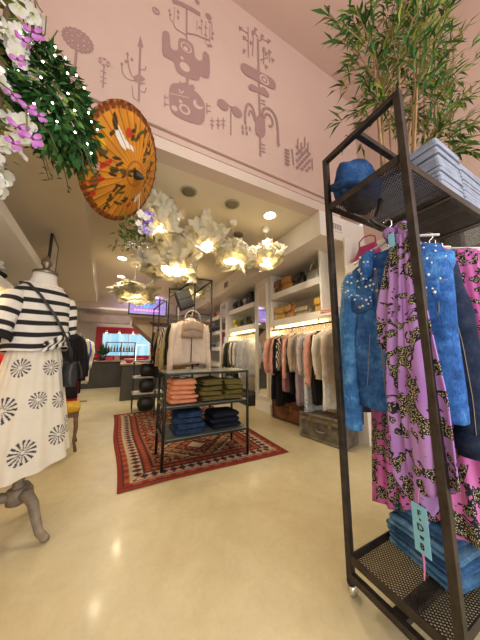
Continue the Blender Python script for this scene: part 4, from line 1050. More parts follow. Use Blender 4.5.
# hanging on the rack ---------------------------------------------------
HZ=1.742;m_djk=denim('denim_blue',(.034,.125,.42),.42);m_djd=denim('denim_indigo',(.016,.026,.062),.3);m_dlt=denim('denim_sleeve',(.06,.21,.56),.38)
m_thread=M('seam_thread',(.30,.24,.16),.8,0,.1,10,0);m_pearl=M('pearl',(.85,.82,.80),.22,0,.03,5,0)
def denim_jacket(lbl,x,mat,slmat,seed,cy=.60,studs=98,near=False):
    rz=-PI/2+.06;t=thing('denim_jacket',lbl,'jacket',(x,cy,HZ-.045),rz,None);rnd=random.Random(seed)
    hw,dep,L=.215,.062,.85
    def prof(z):   # z positive down
        if z<.15:a=.075+(hw*.90-.075)*((z-.10)/.05)**.75
        elif z<.22:a=hw*.90+hw*.10*(z-.15)/.07
        else:a=hw*(1-.06*(z-.22)/(L-.22))
        b_=.035+.035*min(1,max(0,(z-.10)/.15))
        return a,b_
    def S(th,z):
        a,b_=prof(z);c,s_=math.cos(th),math.sin(th)
        f=.06*math.sin(th*7+z*9+seed)*min(1,z*1.5)
        return Vector((a*math.copysign(abs(c)**.7,c),b_*math.copysign(abs(s_)**.75,s_)*(1+f)+.008*math.sin(z*13+c*4),-z))
    q=MB();q.loft([[S(2*PI*k/44,z) for k in range(44)] for z in[.10+.005*i for i in range(11)]+[.15+.0333*i for i in range(1,22)]]);q.build('body',mat,t)
    q=MB();q.loft([[S(2*PI*k/44,z)*1.0+Vector((0,math.copysign(.006,math.sin(2*PI*k/44)),0)) for k in range(44)] for z in(.80,.805,.85,.862)]);q.build('waistband',mat,t)
    # collar, placket, yoke, pockets
    for s_ in(-1,1):
        q=MB();q.sheet(lambda a,b_:(s_*(.045+.09*a*(1-.4*b_)+.015*b_),-.045-.055*math.sin(PI*min(1,a*.9+.1))*.8-.012*b_,-.085-.05*a-.135*b_),6,6,.008);q.build('collar',mat,t)
        q=MB();q.sheet(lambda a,b_:(s_*(.062+.125*a),S(-PI/2+s_*(.38+.5*a)*1.0,.33)[1]-.012-.003*math.sin(PI*b_),-.305-.075*b_-.018*math.sin(PI*a)*b_),8,4,.008);q.build('pocket_flap',mat,t)
        q=MB();q.ball((s_*.125,-.088,-.372),(.008,.005,.008));q.build('button',M('brass',(.6,.45,.18),.3,.9),t)
        q=MB()
        for off in(.0,.007):
            q.tube([(s_*(.035+off),-.078,-.2),(s_*(.035+off),-.08,-.45),(s_*(.033+off),-.082,-.8)],.0014,4)
        q.tube([(s_*(.05+.02*k),S(-PI/2+s_*(.05+.02*k)/hw,.30)[1]-.003,-.298-.002*k) for k in range(9)],.0014,4)
        q.tube([(s_*(.08+.006*k),S(-PI/2+s_*.5,.40)[1]-.004,-.40-.045*k) for k in range(9)],.0014,4)
        q.tube([(s_*(.175-.004*k),S(-PI/2+s_*.9,.40)[1]-.004,-.40-.045*k) for k in range(9)],.0014,4)
        q.build('stitching',m_thread,t)
        # sleeve
        q=MB();sp=[];sr=[]
        for k in range(16):
            u=k/15;tk=1 if (s_>0 and seed==1) else 0
            sp.append((s_*(hw*.84+(.065*u**.7+.02*math.sin(PI*u))*(1-2.6*tk)),-.005-.035*u*u+tk*.12*min(1,u*2.2),-.175-(.60 if tk else .80)*u));sr.append(.072-.022*u+.004*math.sin(u*22+seed)+(.0 if k else -.02))
        q.tube(sp,sr,16,.85);sl=q.build('sleeve',slmat,t)
        q=MB();q.tube([Vector(sp[-1])+Vector((0,0,.075)),Vector(sp[-1])+Vector((0,0,.02)),Vector(sp[-1])+Vector((s_*.001,0,-.012))],[.055,.054,.053],16,.85);q.build('cuff',slmat,sl)
        q=MB();q.tube([Vector(sp[k])+Vector((s_*.02,-sr[k]*.82,0)) for k in range(1,15)],.0014,4);q.build('stitching',m_thread,sl)
    # pearl studs over yoke, shoulders, collar and flaps
    pm=None;cnt=0;used=[]
    while cnt<studs:
        r=rnd.random();s_=rnd.choice((-1,1))
        if r<.74:
            x=rnd.uniform(.035,.24);z=rnd.uniform(.115,.31);a,b_=prof(z);yb=None
            if x<a*.98:yb=-b_*max(0,1-(x/a)**2.86)**.375
            u=(z-.175)/.80;xs=hw*.84+.065*max(0,u)**.7;rr_=.070 if u>.05 else .054
            if u>0 and abs(x-xs)<rr_ and not(s_>0 and seed==1):
                ys=-.005-.85*math.sqrt(rr_*rr_-(x-xs)**2);yb=ys if yb is None else min(yb,ys)
            if yb is None:
                cnt+=.02;continue
            p=Vector((s_*x,yb-.003,-z))
        elif r<.88:
            a=rnd.random();b_=rnd.random();p=Vector((s_*(.045+.09*a*(1-.4*b_)+.015*b_),-.052-.055*math.sin(PI*min(1,a*.9+.1))*.8-.012*b_,-.085-.05*a-.135*b_))
        else:
            a=rnd.random();b_=rnd.random();p=Vector((s_*(.066+.115*a),S(-PI/2+s_*(.38+.5*a),.33)[1]-.019,-.309-.06*b_))
        if any((p-o_).length<.013 for o_ in used):
            cnt+=.02;continue
        used.append(p);cnt+=1
        if pm is None:
            q=MB();q.ball((0,0,0),.0052,8,6);pm=q.build('pearl_stud',m_pearl,t)
        else:
            pm=pm.copy();COL.objects.link(pm)
        pm.location=p;k=rnd.choice((.75,.9,1,1.25));pm.scale=(k,k,k)
    return t
denim_jacket('bright blue denim jacket with pearl studded shoulders at the front of the tall rack',1.14,m_djk,m_dlt,1,.60)
denim_jacket('dark indigo denim jacket with pearl studs behind the bright blue one',1.235,m_djd,m_djd,7,.66,60)
hr=-PI/2+.06
m_lp1=leopard('magenta_leopard_cloth',(.52,.11,.40),(.64,.19,.50),11,.505)
m_lp2=leopard('lilac_leopard_cloth',(.38,.19,.60),(.48,.28,.68),12,.495)
def dress(lbl,x,cy,L,hw,seed,mat):
    t=thing('pleated_dress',lbl,'dress',(x,cy,HZ),hr);ph=seed;q=MB();rings=[]
    for i in range(34):
        u=i/33;z=.13+(L-.13)*u;a=(.15 if i==0 else .19)+(hw-.19)*u;b_=.035+.035*u;r=[]
        for k in range(120):
            th=2*PI*k/120;f=.055*(.3+.7*u)*math.sin(th*24+ph+.8*math.sin(th*3))+.05*u*math.sin(th*5+ph)
            r.append((a*math.copysign(abs(math.cos(th))**.8,math.cos(th))*(1+f*.35),b_*math.sin(th)*(1+f*4.0),-z+.05*u*math.cos(th+.6)+.012*u*math.sin(th*7)))
        rings.append(r)
    q.loft(rings);q.build('dress_body',mat,t);return t
dress('pink pleated dress with black leopard print showing below the bright blue jacket',1.325,.63,1.42,.28,1,m_lp1)
dress('pink pleated leopard print dress farther back at the right picture edge',1.47,.57,1.38,.26,3,m_lp1)
t=thing('blouse','pale pink blouse on the tall rack behind the leopard dresses',"blouse",(1.66,.6,HZ),hr);garment(t,cloth('cloth_palepink',(.78,.55,.55)),.22,.75,.05,.55,seed=5)
t=thing('blouse','hot pink leopard print blouse on the tall rack with its shoulder above the dark jacket',"blouse",(1.575,.6,HZ),hr);garment(t,m_lp1,.22,.7,.04,.5,seed=6)
for x,cy,lb in((1.14,.60,'white hanger inside the bright blue denim jacket'),(1.325,.63,'white hanger of the pink dress on the tall rack rail'),(1.235,.66,'white hanger inside the dark denim jacket'),(1.47,.57,'white hanger of the dress behind the dark jacket'),(1.575,.6,'white hanger of the hot pink blouse on the tall rack'),(1.66,.6,'white hanger of the pale pink blouse on the tall rack')):
    hang((x,cy,HZ),hr,lb,'hangers on the tall rack',m_hangw)
# lilac scarf with its price tags
t=thing('long_scarf','long lilac scarf with black leopards draped down the front of the bright blue jacket','scarf',(1.0,.53,1.56))
def drape(x0,ytop,ybot,w0,w1,z0,z1,nf,ph,pt,th=.005,wm=None):
    q=MB()
    def fn(u,v):   # u down, v across
        z=z0+(z1-z0)*u
        w=w0+(w1-w0)*min(1,u*1.5) if wm is None else wm(u)
        yc=ytop+(ybot-ytop)*u
        zz=z-pt*(abs(v-.5)*2)*u**4 if pt<0 else z-pt*(1-abs(v-.55)*2)*u**5
        return (x0-.012*math.sin(v*nf*PI+ph+u*1.4)*(.5+.8*u)-.02*math.sin(PI*u)*.6+.012*(v-.5)**2,yc+(.5-v)*w,zz)
    q.sheet(fn,60,22,th);return q.build('drape',m_lp2,t,t.location)
drape(1.008,.505,.525,.035,.145,1.60,.60,3,.4,.16)
drape(.998,.465,.468,.035,.155,1.59,.60,3,2.0,-.05)
drape(1.022,.51,.555,.03,.14,1.595,1.13,2,1.0,.14)
q=MB();q.tube([(1.012,.52,1.585),(1.03,.53,1.625),(1.07,.56,1.65),(1.13,.60,1.655),(1.07,.50,1.65),(1.03,.48,1.62),(1.01,.478,1.575)],[.014,.024,.03,.03,.03,.024,.014],10);q.build('neck_loop',m_lp2,t,t.location)
m_tag=M('tag_blue',(.22,.55,.80),.6,0,.03,3,0)
def text_mesh(s_,size,mat,parent,loc,rot,name='lettering'):
    cu=bpy.data.curves.new(name,'FONT');cu.body=s_;cu.size=size;cu.align_x='CENTER';cu.align_y='CENTER';cu.extrude=.0004;cu.offset=.0006
    o=bpy.data.objects.new('tmp_text',cu);COL.objects.link(o);bpy.context.view_layer.update()
    me=bpy.data.meshes.new_from_object(o.evaluated_get(bpy.context.evaluated_depsgraph_get()));bpy.data.objects.remove(o)
    me.materials.clear();me.materials.append(mat);q=bpy.data.objects.new(name,me);COL.objects.link(q);q.parent=parent;q.location=loc;q.rotation_euler=rot;return q
t=thing('price_tag','long light blue price tag with black print hanging at the bottom of the lilac scarf','tag',(.965,.50,.565),R(-8))
q=MB();q.box(-.001,.001,-.026,.026,-.155,0);q.build('card',m_tag,t);ink=M('ink_black',(.01,.01,.015),.7,0,.02,3,0)
for s_,z,sz in(('F',-.027,.026),('a',-.045,.014),('D',-.073,.03),('IIII',-.103,.013),('8',-.132,.028)):
    text_mesh(s_,sz,ink,t,(-.0018,.0 if sz>.02 else -.002,z),(PI/2,0,-PI/2))
q=MB();q.tube([(0,0,0),(.012,.004,.03),(.03,.006,.06)],.0015,5);q.build('string',M('pink_string',(.75,.25,.55),.8,0,.02,3,0),t)
q=MB();q.sheet(lambda u,v:(.012+.004*math.sin(u*4),.012+.008*(v-.5)*(1-u*.6),-.155-.09*u),8,2,.002);q.build('ribbon',M('pink_string',(.75,.25,.55),.8,0,.02,3,0),t)
t=thing('price_tag','small light blue tag at the neck of the lilac scarf','tag',(.985,.51,1.605),R(-8));q=MB();q.box(-.001,.001,-.013,.013,-.06,0);q.build('card',m_tag,t)
# folded jeans on the lower shelf
jm=[denim('denim_pile_a',(.06,.15,.30),.3),denim('denim_pile_b',(.04,.11,.26),.3),denim('denim_pile_c',(.08,.18,.33),.3),denim('denim_pile_d',(.035,.10,.24),.3),denim('denim_pile_e',(.07,.13,.22),.3)]
z=.156
for i,(w,d,h,n) in enumerate([(.40,.30,.044,2),(.39,.31,.040,2),(.40,.29,.042,2),(.37,.28,.05,2)]):
    pos=['bottom of the pile','second from the bottom','second from the top','top of the pile'][i]
    folded('folded_jeans','folded blue jeans on the lower mesh shelf, '+pos,(1.42+.01*(i%2),.63+.008*((i*2)%3),z),.05*((i%3)-1)-.12,w,d,h,n,jm[i],'jeans piled on the lower mesh shelf',i,cat='jeans');z+=h+.008
# ------------------------------------------------------------------ rug
def rug():
    X0,X1,Y0,Y1=.02,1.70,2.16,4.72;nx,ny=150,228
    RD=(.23,.030,.018);DR=(.085,.012,.013);OR=(.32,.085,.032);CR=(.45,.36,.25);NV=(.024,.02,.03);TN=(.34,.145,.06)
    def c(u,v):
        W,H=X1-X0,Y1-Y0;x=u*W;y=v*H;d=min(x,W-x,y,H-y)
        s_=y if min(x,W-x)<min(y,H-y) else x
        if d<.035:return RD
        if d<.05:return NV
        if d<.10:return RD if int(s_/.06)%2 else OR
        if d<.112:return CR
        if d<.215:
            k=(s_%.085)/.085;e=abs((d-.163)/.05)
            if abs(k-.5)*2+e<.75:return NV
            if abs(k-.5)*2+e<1.0:return RD
            return CR if e<.85 else NV
        if d<.228:return DR
        if d<.29:return RD if abs(((s_%.07)/.07)-.5)*2+abs((d-.259)/.031)>.8 else OR
        if d<.305:return NV
        if d<.33:return OR
        # field: three stepped medallions
        fx=(x-W/2)/(W/2-.33);cy=((y-.33)/(H-.66))*3;fy=(cy%1-.5)*2
        m=abs(fx)*.95+abs(fy)*.62;m=math.floor(m*14)/14
        g=(math.sin(x*43)*math.sin(y*39)+.6*math.sin(x*83+1)*math.sin(y*77))
        if m>.2 and g>.80:return NV
        if m>.2 and g<-.80:return DR
        if m>.2 and .52<g<.64:return CR
        if m<.16:return CR
        if m<.24:return DR
        if m<.40:return OR if int((x+y)/.04)%2 else RD
        if m<.48:return NV
        if m<.66:return TN
        if m<.73:return DR
        if m<.80:return CR
        g=(math.sin(x*31)*math.sin(y*29)+.5*math.sin(x*67+1)*math.sin(y*61))
        if g>.62:return NV
        if g>.42:return RD
        if g<-.62:return DR
        return TN if int(cy)%2==0 else OR
    q=MB();cols=[];vs=[]
    for j in range(ny+1):
        for i in range(nx+1):
            u,v=i/nx,j/ny;vs.append((X0+(X1-X0)*u-.075*(v)*(1-u)*1.6+.012*math.sin(v*9)*(1-u)+.12*v*u*0,Y0+(Y1-Y0)*v+.015*math.sin(u*5),.006+.0025*math.sin(u*9+v*7)));cols.append(c(u,v))
    fs=[(j*(nx+1)+i,j*(nx+1)+i+1,(j+1)*(nx+1)+i+1,(j+1)*(nx+1)+i) for j in range(ny) for i in range(nx)]
    q.add(vs,fs,cols);o=q.build('rug',colattr('rug_wool',.95,.22,60,.5,120))
    s_=o.modifiers.new('th','SOLIDIFY');s_.thickness=.006;s_.offset=0
    tag(o,'red and orange patterned oriental rug under the table of folded clothes','rug')
    return o
rug()
# ------------------------------------------------------------------ table with folded clothes
TX0,TX1,TY0,TY1=.375,1.275,2.32,2.74
t=thing('display_table','dark metal display table with three levels of folded clothes standing on the rug','table',(.825,2.53,0));of=t.location
for x in(TX0,TX1):
    for y in(TY0,TY1):
        q=MB();q.tube([(x,y,.012),(x,y,.90)],.0145,10);q.build('leg',m_steel,t,of)
m_glass=M('grey_shelf_plate',(.20,.21,.185),.25,.3,.12,6,.05)
for z in(.885,.565,.265):
    q=MB()
    for y in(TY0,TY1):q.bar((TX0,y,z),(TX1,y,z),.016,.020)
    for x in(TX0,TX1):q.bar((x,TY0,z),(x,TY1,z),.016,.020)
    f=q.build('shelf_frame',m_steel,t,of)
    boxm(TX0-.006,TX1+.006,TY0-.006,TY1+.006,z+.010,z+.017).build('shelf_plate',m_glass,f,of,.002)
q=MB();q.tube([(.66,2.32,.24),(.76,2.32,.205),(.86,2.32,.2),(.96,2.32,.24)],.009,8);q.build('handle',m_steel,t,of)
for y in(2.42,2.53,2.64):
    q=MB();q.tube([(TX0,y-.04,.30),(TX0-.02,y,.40),(TX0+.0,y+.02,.46),(TX0,y-.02,.54)],.006,6);q.build('scroll',m_steel,t,of)
m_sal=cloth('knit_salmon',(.66,.27,.15));m_olv=cloth('knit_olive',(.155,.125,.04));m_jn=denim('denim_table',(.02,.045,.11),.35);m_nv=cloth('knit_navy',(.012,.015,.03))
ORD=['bottom','second from the bottom','third from the bottom','fourth from the bottom','top']
def stack(name,what,x,y,z,w,d,hs,mat,group,cat,seed,n=2,tagtop=False):
    for i,h in enumerate(hs):
        pos='top' if i==len(hs)-1 else ORD[i]
        folded(name,what+', '+pos+' of its stack',(x+.008*((i*7+seed)%3-1),y+.006*((i*5+seed)%3-1),z),.06*((i+seed)%3-1),w*(1-.035*i-.02*((i*3+seed)%2)),d*(1-.02*i),h,n,mat,group,seed*9+i,tagtop and i==len(hs)-1,cat);z+=h+.007
stack('folded_jumper','folded salmon jumper on the middle table level',.565,2.52,.588,.30,.34,(.035,.036,.036,.04,.06),m_sal,'salmon jumpers on the table','jumper',1,1,True)
stack('folded_trousers','folded olive trousers, left olive stack on the table',.88,2.53,.588,.27,.34,(.045,.045,.045,.065),m_olv,'olive trousers on the table','trousers',2,2)
stack('folded_trousers','folded olive trousers, right olive stack on the table',1.14,2.52,.588,.24,.33,(.042,.045,.045,.055),m_olv,'olive trousers on the table','trousers',3,2,True)
stack('folded_jeans','folded blue jeans on the lowest table level',.645,2.52,.288,.32,.34,(.045,.045,.045,.05),m_jn,'blue jeans on the table','jeans',4,2)
stack('folded_jumper','folded navy jumper on the lowest table level',1.05,2.53,.288,.36,.33,(.045,.05,.05),m_nv,'navy jumpers on the table','jumper',5,1)
# ------------------------------------------------------------------ clothes rack behind the table
t=thing('clothes_rack','tall thin steel clothes rack behind the table, with two rails running to the back','rack',(.9,3.3,0));of=t.location
def dx(y):return -.085*(y-3.2)
for x,y,h in((1.14,3.2,2.2),(.88,3.22,2.2),(.60,3.75,2.16),(.53,4.35,2.12),(.95,4.9,2.1),(.50,4.95,2.0)):
    q=MB();q.bar((x,y,.0),(x,y,h),.022,.022);q.build('post',m_steel,t,of)
q=MB();q.bar((.87,3.22,2.2),(1.15,3.2,2.2),.02,.02);q.build('top_bar',m_steel,t,of)
q=MB();q.bar((.88,3.22,2.2),(.50,4.95,2.0),.02,.02);q.build('top_bar',m_steel,t,of)
q=MB();q.bar((1.14,3.2,2.19),(.95,4.9,2.09),.02,.02);q.build('top_bar',m_steel,t,of)
q=MB();q.bar((.60,3.75,2.14),(.78,3.72,2.15),.02,.02);q.build('top_bar',m_steel,t,of)
q=MB();q.tube([(.80,3.0,1.66),(.78,3.3,1.66),(.70,4.9,1.66)],.011,8);q.build('hanging_rail',m_steel,t,of)
q=MB();q.bar((.70,4.88,1.66),(.95,4.9,1.66),.018,.018);q.build('cross_bar',m_steel,t,of)
q=MB();q.bar((.78,3.22,1.66),(1.14,3.22,1.66),.018,.018);q.build('cross_bar',m_steel,t,of)
q=MB();q.bar((1.14,3.2,.12),(.95,4.9,.12),.018,.018);q.build('base_bar',m_steel,t,of)
clothes_row([
 ('coat',cm('black'),.21,1.0,.55,'black coat at the far end of the rack behind the table'),
 ('jacket',cm('khaki'),.21,.8,.55,'khaki jacket, farther one on the rack behind the table'),
 ('coat',cm('black'),.2,.95,.55,'black coat between two khaki jackets on the rack behind the table'),
 ('coat',cm('camel'),.22,.82,.6,'camel coat in the middle of the rack behind the table'),
 ('blouse',m_zebra,.2,.72,.5,'black and cream patterned blouse on the rack behind the table'),
 ('jacket',cm('khaki'),.22,.75,.6,'khaki jacket just behind the black one on the rack behind the table'),
 ('jacket',cm('black'),.21,.72,.55,'black jacket right behind the beige cardigan'),
 ],(.72,4.75,1.642),(.775,3.2,1.642),.05,'clothes on the rack behind the table','hanger on the rack behind the table',m_hangd,6)
t=thing('cardigan','light beige cardigan facing the front of the rack, above the table','cardigan',(.795,3.06,1.642),.02,None)
garment(t,cloth('cloth_oat',(.60,.49,.40),.1),.235,.70,.05,.62,1.02,5,.08,11,open_=True,collar=True)
hang((.795,3.06,1.642),.02,'hanger of the beige cardigan at the front of the rack','hangers of the front cardigan',m_hangd)
t=thing('handbag','taupe handbag hung in front of the beige cardigan','handbag',(.80,2.975,1.30),R(90));q=MB()
rings=[[(x,y,z+.015*math.cos(y*16)) for x,y,z in rrect(.028+.014*math.sin(PI*k/8),.15-.012*k/8,.03,.20*k/8)] for k in range(9)]
q.loft(rings);q.build('body',M('leather_taupe',(.36,.25,.17),.5,0,.2,9,.3,70),t)
q=MB();q.sheet(lambda a,b_:(-.048-.004*math.sin(PI*a),(b_-.5)*.27,.195-.11*a+.02*math.cos((b_-.5)*5)),8,10,.006);q.build('flap',M('leather_taupe',(.36,.25,.17),.5,0,.2,9,.3,70),t)
q=MB();q.tube([(0,-.12,.19),(0,-.09,.31),(0,-.04,.36),(0,.04,.36),(0,.09,.31),(0,.12,.19)],.007,8);q.build('handle',M('leather_beige2',(.6,.5,.38),.5),t)
t=thing('handbag','black leather bag hanging tilted from the top corner of the rack behind the table','handbag',(.71,3.12,1.70),R(90));q=MB()
c_,s_=math.cos(R(-24)),math.sin(R(-24))
q.loft([[(x,y*c_-(z-.13)*s_,y*s_+(z-.13)*c_+.13) for x,y,z in rrect(.03+.02*math.sin(PI*k/8),.115-.01*k/8,.03,.27*k/8)] for k in range(9)]);q.build('body',L_blk,t)
q=MB();q.sheet(lambda a,b_:(-.048,((b_-.5)*.21)*c_-(.14-.13*a)*s_,((b_-.5)*.21)*s_+(.14-.13*a)*c_+.13),8,6,.006);q.build('flap',L_blk,t)
q=MB();q.tube([(0,-.16,.21),(0,-.15,.36),(0,-.17,.50),(0,-.10,.38),(0,.07,.29)],.006,6);q.build('strap',L_blk,t)
q=MB();q.tube([(-.01,-.13,.05),(-.012,-.12,-.1),(-.01,-.05,-.22)],.0045,6);q.tube([(-.01,.08,.02),(-.012,.08,-.1),(-.01,.07,-.22)],.0045,6);q.build('hanging_strap',M('leather_beige2',(.6,.5,.38),.5),t)
# ------------------------------------------------------------------ dark stand with black baskets
t=thing('display_stand','thin dark metal stand with pale shelves and black bags beside the side counter','stand',(.45,4.95,0));of=t.location
for x in(.19,.72):
    for y in(4.75,5.1):
        q=MB();q.bar((x,y,0),(x,y,.93),.016,.016);q.build('leg',m_steel,t,of)
for z in(.32,.62,.92):boxm(.18,.73,4.74,5.11,z,z+.02).build('shelf_board',m_white if z<.9 else m_glass,t,of,.003)
q=MB();
for a,b_ in(((.2,4.76,.94),(.2,4.76,1.24)),((.5,4.76,.94),(.5,4.76,1.24)),((.19,4.76,1.24),(.51,4.76,1.24))):q.bar(a,b_,.012,.012)
q.build('sign_frame',m_chrome,t,of)
for z,lb in((.34,'black round bag on the lowest board of the thin dark stand'),(.64,'black round bag on the middle board of the thin dark stand'),(.05,'black round bag under the lowest board of the thin dark stand')):
    b_=thing('round_bag',lb,'bag',(.44,4.9,z if z>.1 else .0));q=MB();q.loft([[(x,y,zz) for x,y,zz in rrect(.12+.04*math.sin(PI*k/8),.10+.03*math.sin(PI*k/8),.09,.24*k/8)] for k in range(9)]);q.build('body',L_blk,b_)
    q=MB();q.tube([(-.05,-.02,.235),(-.045,-.02,.262),(.045,-.02,.262),(.05,-.02,.235)],.006,6);q.build('handle',L_blk,b_)
q=MB();q.lathe([(.04,0),(.06,.03),(.035,.12),(.05,.2),(.02,.26)],(0,0,0),14);o=q.build('figurine',M('tan_vase',(.5,.38,.25),.5));o.location=(.6,4.9,.94);tag(o,'tan ornament on the top board of the thin dark stand','ornament')
# ------------------------------------------------------------------ ceiling lights
m_dl=emit('downlight_glow',(1,.90,.70),16)
def spot(name,loc,power,col,ang=130,blend=.9,rad=.06):
    l=bpy.data.lights.new(name,'SPOT');l.energy=power;l.color=col;l.spot_size=R(ang);l.spot_blend=blend;l.shadow_soft_size=rad
    o=bpy.data.objects.new(name,l);COL.objects.link(o);o.location=loc;return o
dls=[(1.60,2.27,1,'bright round recessed downlight nearest the upper wall, above the paper lamps'),(.53,2.31,0,'round recessed speaker grille left of the other one, nearest the parasol'),(1.06,2.29,0,'round recessed speaker grille between its twin and the bright downlight'),(1.44,2.9,0,'round recessed speaker grille behind the right paper lamp'),
 (-.15,4.7,1,'bright round downlight, nearest of the row leading to the counter'),(-.18,5.9,1,'bright round downlight, second of the row leading to the counter'),(-.32,7.3,1,'bright round downlight, third of the row leading to the counter'),(1.25,5.0,1,'bright round downlight behind the paper lamps over the clothes rack'),(1.3,6.6,1,'bright round downlight deep in the shop to the right')]
for x,y,lit,lb in dls:
    t=thing('downlight' if lit else 'ceiling_speaker',lb,'light' if lit else 'speaker',(x,y,2.9));q=MB()
    q.lathe([(.085,-.001),(.095,-.004),(.09,-.012),(.075,-.010)],(0,0,0),28);q.build('trim_ring',m_white if lit else M('vent_olive',(.42,.37,.24),.6),t)
    q=MB();q.lathe([(.074,-.0105),(.05,-.013),(.01,-.014)],(0,0,0),28);q.build('lens' if lit else 'grille',m_dl if lit else M('grille_brown',(.20,.17,.10),.7),t)
    if lit:spot('downlight_lamp',(x,y,2.87),80 if y<3 else 95,(1,.88,.66))
# paper lamps
m,nt,b=newmat('crumpled_paper');v=coords(nt);nn=ntex(nt,v,9,4)
b.inputs['Base Color'].default_value=(.90,.87,.76,1);b.inputs['Roughness'].default_value=.85
tr=N(nt,'ShaderNodeBsdfTranslucent');tr.inputs[0].default_value=(.97,.90,.68,1);mx=N(nt,'ShaderNodeMixShader');mx.inputs[0].default_value=.6
out=[n for n in nt.nodes if n.type=='OUTPUT_MATERIAL'][0];nt.links.new(b.outputs[0],mx.inputs[1]);nt.links.new(tr.outputs[0],mx.inputs[2]);nt.links.new(mx.outputs[0],out.inputs[0])
bump(nt,b,nn.outputs[0],.6,.02);m_paper=m
m_bulb=emit('bulb_glow',(1,.80,.40),22)
def paper_lamp(lbl,c,rx,rz_,seed,power,top=2.9,sheets=9,tilt=0):
    t=thing('paper_lamp',lbl,'lamp',c,0,'crumpled paper lamps');rnd=random.Random(seed)
    q=MB()
    # folded inner globe
    rings=[]
    for i in range(15):
        u=i/14;an=PI*(.06+.88*u);rr=[]
        for k in range(40):
            th=2*PI*k/40;d=Vector((math.sin(an)*math.cos(th),math.sin(an)*math.sin(th),math.cos(an)))
            f=1+.34*noise.noise(d*2.6+Vector((seed*3,0,0)))+.26*noise.noise(d*6+Vector((0,seed*2,0)))
            rr.append((d.x*rx*.62*f,d.y*rx*.62*f,d.z*rz_*.72*f))
        rings.append(rr)
    OP=Vector((.05+.25*math.sin(seed*2.1),-.72,-.62)).normalized()
    vs=[p for r in rings for p in r];fs=[]
    for i in range(14):
        for k in range(40):
            f_=(i*40+k,i*40+(k+1)%40,(i+1)*40+(k+1)%40,(i+1)*40+k)
            m_=sum((Vector(vs[j]) for j in f_),Vector())/4
            if Vector((m_.x/rx,m_.y/rx,m_.z/rz_)).normalized().dot(OP)<.80:fs.append(f_)
    q.add(vs,fs);q.build('inner_paper',m_paper,t)
    for s_ in range(sheets):
        az=2*PI*s_/sheets+rnd.uniform(-.25,.25);el=rnd.uniform(-.45,.55);d=Vector((math.cos(az)*math.cos(el),math.sin(az)*math.cos(el),math.sin(el)))
        if d.dot(OP)>.55:d=(d-OP*(d.dot(OP)-.45)).normalized()
        fl=rnd.choice((-.5,-.2,.25,.45))
        a=d.cross(Vector((0,0,1))).normalized();b_=a.cross(d);S_=rx*rnd.uniform(.55,.85);ro=rnd.uniform(0,6);o_=Vector((seed*5+s_*7,0,0))
        ctr=Vector((d.x*rx*.55,d.y*rx*.55,d.z*rz_*.6))
        def fn(u,v):
            x=(u-.5)*2;y=(v-.5)*2;X=x*math.cos(ro)-y*math.sin(ro);Y=x*math.sin(ro)+y*math.cos(ro)
            k=max(abs(x),abs(y));l_=math.hypot(x,y) or 1;X*=(k/l_)*.35+.65;Y*=(k/l_)*.35+.65   # rounded corners
            rr=math.hypot(X,Y);n1=noise.noise(Vector((X*1.5,Y*1.5,0))+o_);n2=noise.noise(Vector((X*3.6,Y*3.6,3))+o_);n3=noise.noise(Vector((X*8,Y*8,5))+o_)
            h=(fl*rr*rr+.12+.45*n1+.55*n2*(.3+rr)+.16*n3)*S_*.62
            return ctr+a*X*S_*1.12+b_*Y*S_*(rz_/rx)*1.3+d*h
        q=MB();q.sheet(fn,16,16,.0015,None,True);q.build('paper_sheet',m_paper,t)
    q=MB();q.ball((0,0,-.01),(.035,.035,.045),12,8);q.build('bulb',m_bulb,t)
    q=MB();q.tube([(0,0,rz_*.4),(.0,0,top-c[2]-.04)],.003,5);q.build('cord',m_white,t)
    q=MB();q.lathe([(.022,.035),(.024,.05),(.018,.085)],(0,0,0),12);q.build('socket',m_white,t)
    q=MB();q.lathe([(.012,top-c[2]-.07),(.05,top-c[2]-.055),(.055,top-c[2]-.001)],(0,0,0),18);q.build('ceiling_rose',m_white,t)
    l=bpy.data.lights.new('paper_lamp_light','POINT');l.energy=power*2.1;l.color=(1,.82,.55);l.shadow_soft_size=.05
    o=bpy.data.objects.new('paper_lamp_light',l);COL.objects.link(o);o.location=(c[0],c[1],c[2]-.08)
    return t
paper_lamp('large crumpled paper lamp glowing warm above the table, lowest of the left cluster',(.50,2.85,2.25),.33,.21,1,24)
paper_lamp('crumpled paper lamp hanging highest, just right of the parasol',(.20,2.5,2.58),.22,.20,2,7,sheets=8)
paper_lamp('crumpled paper lamp at the right of the left cluster, half behind the large one',(.82,2.6,2.52),.22,.17,3,8,sheets=8)
paper_lamp('crumpled paper lamp of the right pair, left one with dim folds',(1.22,2.6,2.40),.26,.16,4,12)
paper_lamp('crumpled paper lamp of the right pair, right one glowing beside the soffit',(1.72,2.55,2.45),.26,.16,5,16)
paper_lamp('crumpled paper lamp far back in front of the purple screen',(.10,4.9,2.32),.42,.14,6,14)
paper_lamp('crumpled paper lamp far back behind the top of the clothes rack',(1.15,4.6,2.42),.42,.16,7,14)
